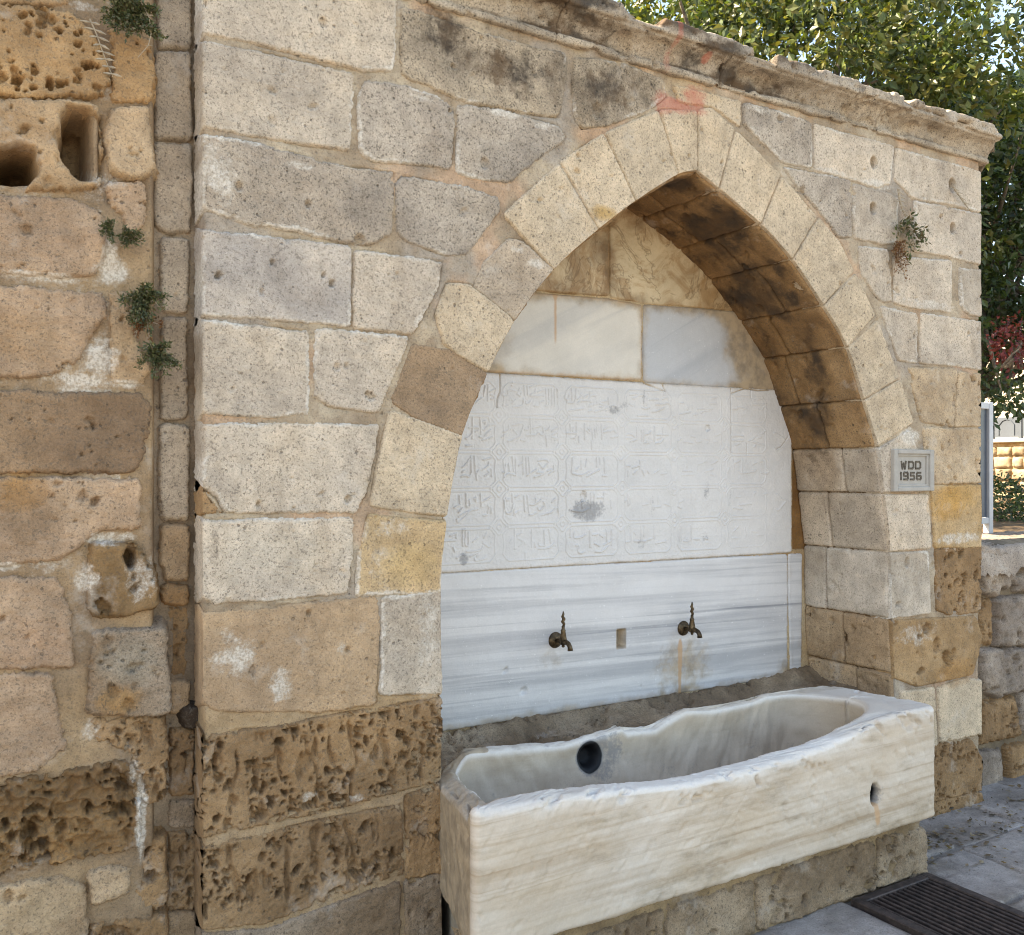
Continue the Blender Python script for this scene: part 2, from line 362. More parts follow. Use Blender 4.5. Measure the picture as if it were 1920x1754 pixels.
# ------------------------------------------------------------------ measured outlines (metres, on each wall's own plane)
FAC = [
 ('pale', 4, [(0.594,2.975),(1.166,2.985),(1.166,2.956),(1.156,2.757),(1.056,2.736),(0.861,2.74),(0.694,2.738),(0.594,2.733)]),
 ('pale', 3, [(0.594,2.713),(1.023,2.718),(1.026,2.636),(1.011,2.492),(0.814,2.481),(0.594,2.479)]),
 ('grey', 3, [(1.07,2.706),(1.202,2.719),(1.3,2.707),(1.357,2.684),(1.363,2.622),(1.352,2.506),(1.339,2.485),(1.3,2.494),(1.128,2.476),(1.093,2.475),(1.048,2.492),(1.041,2.658)]),
 ('dark', 3, [(1.179,2.953),(1.248,2.957),(1.455,2.942),(1.657,2.945),(1.787,2.954),(1.791,2.865),(1.757,2.734),(1.615,2.722),(1.403,2.713),(1.207,2.742),(1.182,2.754)]),
 ('dark', 2, [(1.824,2.946),(1.918,2.966),(2.044,2.972),(2.209,2.955),(2.229,2.901),(2.15,2.837),(1.962,2.742),(1.855,2.715),(1.831,2.743),(1.815,2.863)]),
 ('cream', 2, [(2.259,2.946),(2.595,2.957),(2.595,2.859),(2.449,2.907),(2.292,2.891)]),
 ('grey', 2, [(1.374,2.696),(1.534,2.714),(1.752,2.702),(1.785,2.669),(1.657,2.563),(1.564,2.486),(1.465,2.476),(1.372,2.481)]),
 ('greywhite', 4, [(0.594,2.458),(0.724,2.462),(0.861,2.447),(0.924,2.438),(1.159,2.444),(1.149,2.262),(1.073,2.22),(0.989,2.219),(0.847,2.233),(0.707,2.235),(0.594,2.259)]),
 ('grey', 2, [(1.189,2.439),(1.403,2.445),(1.524,2.423),(1.53,2.389),(1.403,2.226),(1.339,2.218),(1.212,2.243),(1.168,2.26),(1.163,2.414)]),
 ('bluegrey', 2, [(0.594,2.2),(0.838,2.206),(1.018,2.206),(1.018,1.971),(0.861,1.974),(0.594,1.97)]),
 ('pale', 2, [(1.033,2.198),(1.128,2.2),(1.318,2.194),(1.303,2.113),(1.248,2.013),(1.216,1.964),(1.029,1.969)]),
 ('pale', 3, [(0.594,1.958),(0.891,1.944),(0.888,1.711),(0.784,1.697),(0.594,1.699)]),
 ('pale', 1, [(0.912,1.954),(1.024,1.959),(1.207,1.954),(1.182,1.889),(1.128,1.775),(1.111,1.721),(0.957,1.732),(0.907,1.756)]),
 ('pale', 4, [(0.602,1.675),(1.107,1.683),(1.099,1.611),(1.065,1.48),(1.036,1.421),(0.656,1.433),(0.64,1.471),(0.594,1.509)]),
 ('brown', -4, [(0.591,1.504),(0.633,1.468),(0.651,1.433),(0.588,1.432)]),
 ('pale', 3, [(0.591,1.408),(1.024,1.408),(1.023,1.314),(1.006,1.186),(0.739,1.181),(0.618,1.184),(0.588,1.21)]),
 ('tanlime', 0, [(0.588,1.16),(0.739,1.158),(0.924,1.167),(1.1,1.164),(1.111,1.102),(1.097,0.845),(0.908,0.848),(0.629,0.888),(0.588,0.926)]),
 ('pale', 2, [(1.121,1.167),(1.322,1.173),(1.324,0.85),(1.114,0.873)]),
 ('porous', 8, [(0.575,0.825),(0.799,0.823),(1.001,0.831),(1.32,0.837),(1.326,0.713),(1.307,0.579),(1.212,0.577),(0.958,0.558),(0.769,0.554),(0.582,0.551)]),
 ('porous', 4, [(0.575,0.521),(0.899,0.529),(1.18,0.529),(1.189,0.321),(0.899,0.294),(0.772,0.276),(0.575,0.308)]),
 ('brown', 6, [(1.196,0.551),(1.307,0.567),(1.34,0.511),(1.34,0.299),(1.2,0.301)]),
 ('greybrown', 4, [(1.193,0.296),(1.34,0.294),(1.348,-0.253),(1.203,-0.207)]),
 ('greybrown', 2, [(0.575,0.293),(0.769,0.258),(0.924,0.276),(1.177,0.295),(1.186,-0.202),(0.575,-0.05)]),
 ('grey', 2, [(2.614,2.955),(2.802,2.961),(2.988,2.949),(2.991,2.766),(2.826,2.766),(2.7,2.829),(2.617,2.875)]),
 ('pale', 1, [(3.007,2.948),(3.507,2.949),(3.486,2.782),(3.397,2.752),(3.007,2.764)]),
 ('pale', 2, [(3.521,2.945),(4.144,2.943),(4.144,2.751),(3.939,2.756),(3.646,2.741),(3.507,2.801)]),
 ('grey', 1, [(2.832,2.744),(3.223,2.756),(3.234,2.519),(3.157,2.509),(3.032,2.604),(2.914,2.681)]),
 ('pale', 1, [(3.244,2.744),(3.45,2.742),(3.539,2.728),(3.521,2.533),(3.432,2.515),(3.25,2.517)]),
 ('pale', 2, [(3.653,2.733),(4.144,2.744),(4.144,2.506),(3.875,2.517),(3.661,2.515)]),
 ('pale', 1, [(3.27,2.486),(3.468,2.496),(3.496,2.276),(3.422,2.267),(3.287,2.376)]),
 ('pale', 2, [(3.514,2.47),(3.915,2.498),(3.911,2.264),(3.609,2.261),(3.511,2.271)]),
 ('white', 4, [(3.975,2.473),(4.148,2.484),(4.148,2.265),(4.052,2.266),(3.987,2.298)]),
 ('pale', 1, [(3.411,2.25),(3.668,2.233),(3.668,2.019),(3.543,2.026),(3.461,2.165)]),
 ('pale', 2, [(3.694,2.243),(4.148,2.24),(4.152,2.017),(3.971,2.022),(3.687,2.02)]),
 ('tan', 1, [(3.605,1.994),(3.963,2.014),(3.927,1.745),(3.706,1.758),(3.642,1.891)]),
 ('tan', 1, [(3.975,1.998),(4.152,1.997),(4.152,1.75),(3.943,1.745)]),
 ('tan', 1, [(3.713,1.732),(4.152,1.74),(4.152,1.488),(3.793,1.483),(3.736,1.491)]),
 ('orange', 3, [(3.767,1.476),(4.152,1.475),(4.152,1.185),(3.79,1.196)]),
 ('brown', 2, [(3.801,1.188),(4.152,1.183),(4.135,0.881),(3.895,0.888),(3.801,0.922)]),
 ('cream', 4, [(3.558,0.579),(3.79,0.569),(3.809,0.303),(3.763,0.262),(3.558,0.295)]),
 ('cream', 7, [(3.813,0.566),(4.04,0.586),(4.169,0.553),(4.177,0.321),(4.165,0.311),(3.828,0.319)]),
 ('brown', 12, [(3.558,0.283),(3.774,0.315),(4.06,0.294),(4.177,0.146),(4.144,0.047),(3.786,0.065),(3.558,0.098)]),
 ('brown', 10, [(3.558,0.086),(3.786,0.058),(4.06,0.047),(4.177,0.026),(4.165,-0.102),(3.809,-0.081),(3.558,-0.123)]),
]
VOU = [
 ('tanlime2', 4, [(1.076,1.413),(1.337,1.385),(1.329,1.317),(1.32,1.168),(1.036,1.175),(1.043,1.297)]),
 ('cream', 3, [(1.147,1.727),(1.256,1.696),(1.393,1.654),(1.384,1.568),(1.342,1.403),(1.088,1.437),(1.082,1.453),(1.105,1.561)]),
 ('browngrey', 1, [(1.22,1.933),(1.352,1.923),(1.484,1.854),(1.469,1.813),(1.409,1.688),(1.397,1.656),(1.238,1.702),(1.147,1.755)]),
 ('cream', 4, [(1.339,2.132),(1.416,2.135),(1.564,2.048),(1.587,2.025),(1.528,1.91),(1.49,1.86),(1.371,1.912),(1.326,1.943),(1.3,2.027)]),
 ('greytan', 3, [(1.465,2.211),(1.564,2.299),(1.611,2.298),(1.741,2.216),(1.69,2.143),(1.591,2.032),(1.436,2.127)]),
 ('cream', 4, [(1.544,2.374),(1.757,2.574),(1.923,2.371),(1.744,2.215)]),
 ('cream', 3, [(1.765,2.583),(1.943,2.711),(2.089,2.495),(1.93,2.375)]),
 ('cream', 3, [(1.953,2.715),(2.189,2.841),(2.285,2.621),(2.125,2.517),(2.094,2.497)]),
 ('cream', 3, [(2.199,2.845),(2.372,2.878),(2.375,2.649),(2.29,2.62)]),
 ('cream', 2, [(2.383,2.884),(2.444,2.9),(2.564,2.847),(2.479,2.602),(2.383,2.647)]),
 ('cream', 3, [(2.572,2.838),(2.606,2.824),(2.811,2.711),(2.697,2.498),(2.49,2.598)]),
 ('cream', 3, [(2.82,2.704),(3.022,2.576),(2.871,2.383),(2.708,2.495)]),
 ('cream', 3, [(3.032,2.571),(3.161,2.488),(3.244,2.38),(3.051,2.217),(2.88,2.378)]),
 ('cream', 3, [(3.254,2.37),(3.383,2.209),(3.2,2.06),(3.061,2.212)]),
 ('cream', 3, [(3.397,2.187),(3.539,1.946),(3.301,1.844),(3.204,2.047)]),
 ('cream', 3, [(3.55,1.938),(3.638,1.757),(3.39,1.646),(3.308,1.836)]),
 ('pale', 3, [(3.397,1.634),(3.613,1.723),(3.676,1.621),(3.702,1.451),(3.436,1.452)]),
 ('creampale', 3, [(3.439,1.438),(3.744,1.436),(3.767,1.197),(3.475,1.196)]),
 ('white', 3, [(3.478,1.187),(3.744,1.184),(3.767,0.906),(3.482,0.906)]),
 ('tanlime3', 7, [(3.486,0.894),(4.093,0.865),(4.148,0.763),(4.069,0.597),(3.668,0.591),(3.5,0.65)]),
]
LEFT = [
 ('tanl', 6, [(0.044,2.806),(0.27,2.87),(0.276,2.756),(0.209,2.735),(0.044,2.701)]),
 ('ochre', 10, [(0.044,2.686),(0.184,2.724),(0.27,2.73),(0.314,2.7),(0.355,2.628),(0.363,2.56),(0.334,2.526),(0.184,2.49),(0.044,2.479)]),
 ('ochre', 4, [(0.365,2.712),(0.465,2.711),(0.479,2.611),(0.468,2.537),(0.37,2.519),(0.378,2.619)]),
 ('tanl', 14, [(0.366,2.499),(0.461,2.524),(0.476,2.362),(0.449,2.327),(0.381,2.332),(0.359,2.391)]),
 ('ochrehole', 12, [(0.044,2.455),(0.184,2.487),(0.334,2.506),(0.341,2.388),(0.339,2.297),(0.258,2.263),(0.044,2.241)]),
 ('tanpink', 4, [(0.044,2.23),(0.283,2.248),(0.34,2.227),(0.359,2.167),(0.357,2.108),(0.323,2.051),(0.233,2.041),(0.044,2.041)]),
 ('tanpink', 4, [(0.044,2.003),(0.215,2.011),(0.355,2.009),(0.359,1.961),(0.322,1.902),(0.293,1.829),(0.226,1.787),(0.044,1.772)]),
 ('tanl', 0, [(0.365,2.017),(0.406,2.024),(0.425,1.919),(0.465,1.819),(0.445,1.775),(0.375,1.775)]),
 ('brownsm', 6, [(0.044,1.744),(0.25,1.744),(0.445,1.754),(0.472,1.715),(0.455,1.593),(0.428,1.543),(0.044,1.542)]),
 ('tanpink', 6, [(0.044,1.529),(0.445,1.523),(0.441,1.393),(0.353,1.393),(0.314,1.37),(0.252,1.317),(0.113,1.308),(0.044,1.312)]),
 ('brownlime', 12, [(0.322,1.359),(0.433,1.351),(0.472,1.276),(0.485,1.182),(0.336,1.148),(0.314,1.195)]),
 ('tanpink', 4, [(0.044,1.286),(0.245,1.27),(0.268,1.206),(0.283,1.037),(0.044,1.058)]),
 ('greybrown', 14, [(0.331,1.125),(0.506,1.121),(0.515,0.89),(0.414,0.895),(0.313,0.917),(0.323,1.035)]),
 ('tanpink', 5, [(0.044,1.05),(0.227,1.025),(0.243,0.907),(0.264,0.836),(0.184,0.781),(0.044,0.788)]),
 ('honey', 8, [(0.044,0.768),(0.268,0.769),(0.41,0.774),(0.442,0.68),(0.438,0.541),(0.336,0.543),(0.044,0.54)]),
 ('porous', 2, [(0.322,0.899),(0.5,0.875),(0.515,0.745),(0.511,0.659),(0.453,0.644),(0.425,0.793),(0.33,0.842)]),
 ('brown', -6, [(0.441,0.545),(0.506,0.548),(0.511,0.367),(0.449,0.365),(0.437,0.41)]),
 ('tanl', 6, [(0.318,0.504),(0.418,0.49),(0.414,0.421),(0.326,0.412)]),
 ('tanl', 8, [(0.044,0.516),(0.25,0.5),(0.308,0.466),(0.316,0.336),(0.318,0.008),(0.044,0.098)]),
 ('brown', 4, [(0.323,0.359),(0.511,0.338),(0.513,-0.056),(0.323,0.006)]),
 ('tanpink', 4, [(0.362,2.307),(0.455,2.319),(0.452,2.207),(0.412,2.174),(0.401,2.229),(0.366,2.252)]),
]
COLUMN = [
 ('greytan', 4, [(0.495,2.962),(0.587,2.988),(0.587,2.734),(0.501,2.714)]),
 ('greytan', 7, [(0.493,2.701),(0.585,2.72),(0.589,2.479),(0.49,2.461)]),
 ('greytan', 4, [(0.49,2.449),(0.592,2.465),(0.585,2.215),(0.521,2.204),(0.49,2.226)]),
 ('greytan', 5, [(0.508,2.19),(0.582,2.197),(0.579,2.059),(0.575,1.986),(0.512,1.984)]),
 ('greytan', 5, [(0.512,1.969),(0.576,1.975),(0.576,1.783),(0.575,1.691),(0.509,1.686),(0.508,1.816)]),
 ('greytan', 6, [(0.505,1.671),(0.581,1.671),(0.579,1.412),(0.512,1.411),(0.505,1.476)]),
 ('tanl', 5, [(0.509,1.397),(0.581,1.394),(0.581,1.24),(0.521,1.242),(0.508,1.293)]),
 ('brown', 3, [(0.512,1.231),(0.578,1.221),(0.581,1.17),(0.512,1.178)]),
 ('brown', -12, [(0.529,1.162),(0.581,1.161),(0.581,0.966),(0.531,0.969)]),
 ('tanl', 4, [(0.529,0.959),(0.581,0.954),(0.581,0.865),(0.529,0.872)]),
 ('porous', 0, [(0.532,0.83),(0.594,0.818),(0.594,0.632),(0.531,0.64)]),
 ('greybrown', -2, [(0.529,0.629),(0.598,0.616),(0.601,0.54),(0.529,0.555)]),
 ('porous', 6, [(0.529,0.544),(0.607,0.524),(0.607,0.31),(0.526,0.33)]),
 ('tanl', 6, [(0.526,0.317),(0.604,0.302),(0.607,-0.12),(0.526,-0.093)]),
 ('rock', 24, [(0.561,0.882),(0.587,0.888),(0.613,0.875),(0.616,0.842),(0.592,0.824),(0.565,0.837)]),
]
BASE = [
 ('greybrown2', 4, [(2.936,0.189),(3.219,0.168),(3.225,-0.012),(2.93,0.004)]),
 ('greybrown2', 3, [(2.311,0.18),(2.927,0.189),(2.924,-0.001),(2.318,0.004)]),
 ('greybrown2', 3, [(1.92,0.178),(2.301,0.179),(2.308,0.003),(1.92,-0.0)]),
 ('greybrown2', 3, [(1.538,0.17),(1.912,0.175),(1.912,-0.001),(1.538,-0.008)]),
 ('greybrown2', 3, [(1.284,0.166),(1.53,0.169),(1.53,-0.01),(1.284,-0.013)]),
]
LOW = [
 ('rubble', 14, [(4.317,1.18),(4.606,1.146),(4.62,0.97),(4.459,0.919),(4.317,0.95)]),
 ('rubble', 10, [(4.639,1.155),(5.021,1.128),(5.047,0.915),(4.634,0.929)]),
 ('brown', 4, [(4.317,0.919),(4.432,0.9),(4.432,0.673),(4.317,0.7)]),
 ('rubble', 10, [(4.45,0.909),(4.945,0.902),(4.945,0.628),(4.455,0.671)]),
 ('rubble', 14, [(4.317,0.663),(4.758,0.633),(4.797,0.428),(4.468,0.41),(4.317,0.481)]),
 ('brown', 8, [(4.317,0.408),(4.63,0.4),(4.677,0.193),(4.317,0.199)]),
 ('rubble', 4, [(4.663,0.412),(5.047,0.392),(5.047,0.161),(4.71,0.194)]),
 ('brown', 8, [(4.551,0.153),(5.021,0.131),(5.021,-0.139),(4.583,-0.088)]),
 ('rubble', 4, [(4.291,0.172),(4.523,0.149),(4.541,-0.081),(4.317,-0.056)]),
]
INNER_L = [(2.375, 2.649), (2.282, 2.619), (2.089, 2.495), (1.923, 2.371), (1.744, 2.217), (1.587, 2.029), (1.49, 1.86), (1.397, 1.656), (1.342, 1.4), (1.32, 1.168), (1.324, 0.843), (1.32, 0.57), (1.326, -0.146)]
INNER_R = [(2.375, 2.649), (2.484, 2.599), (2.697, 2.498), (2.874, 2.382), (3.054, 2.216), (3.2, 2.056), (3.304, 1.84), (3.394, 1.641), (3.436, 1.445), (3.475, 1.191), (3.482, 0.901), (3.5, 0.662), (3.521, 0.231), (3.521, -0.208)]
PANELS = {'tym_l': [(1.5, 2.234), (1.5, 2.759), (2.316, 2.815), (2.316, 2.259)], 'tym_r': [(2.323, 2.816), (3.093, 2.949), (3.093, 2.261), (2.713, 2.256), (2.493, 2.245), (2.323, 2.257)], 'mid_l': [(1.29, 2.22), (1.962, 2.233), (2.317, 2.246), (2.484, 2.235), (2.484, 1.925), (1.794, 1.919), (1.29, 1.917)], 'mid_r': [(2.496, 2.238), (2.713, 2.247), (3.368, 2.263), (3.368, 1.916), (2.496, 1.916)], 'ins': [(1.29, 1.908), (1.796, 1.911), (2.493, 1.91), (3.249, 1.914), (3.375, 1.912), (3.375, 1.163), (2.285, 1.168), (1.29, 1.174)], 'low': [(1.29, 1.167), (2.285, 1.161), (3.351, 1.152), (3.351, 0.585), (2.394, 0.589), (1.29, 0.592)], 'low_r': [(3.361, 1.152), (3.451, 1.15), (3.444, 0.584), (3.375, 0.582)], 'strip': [(3.382, 1.912), (3.513, 1.913), (3.513, 1.157), (3.382, 1.163)]}
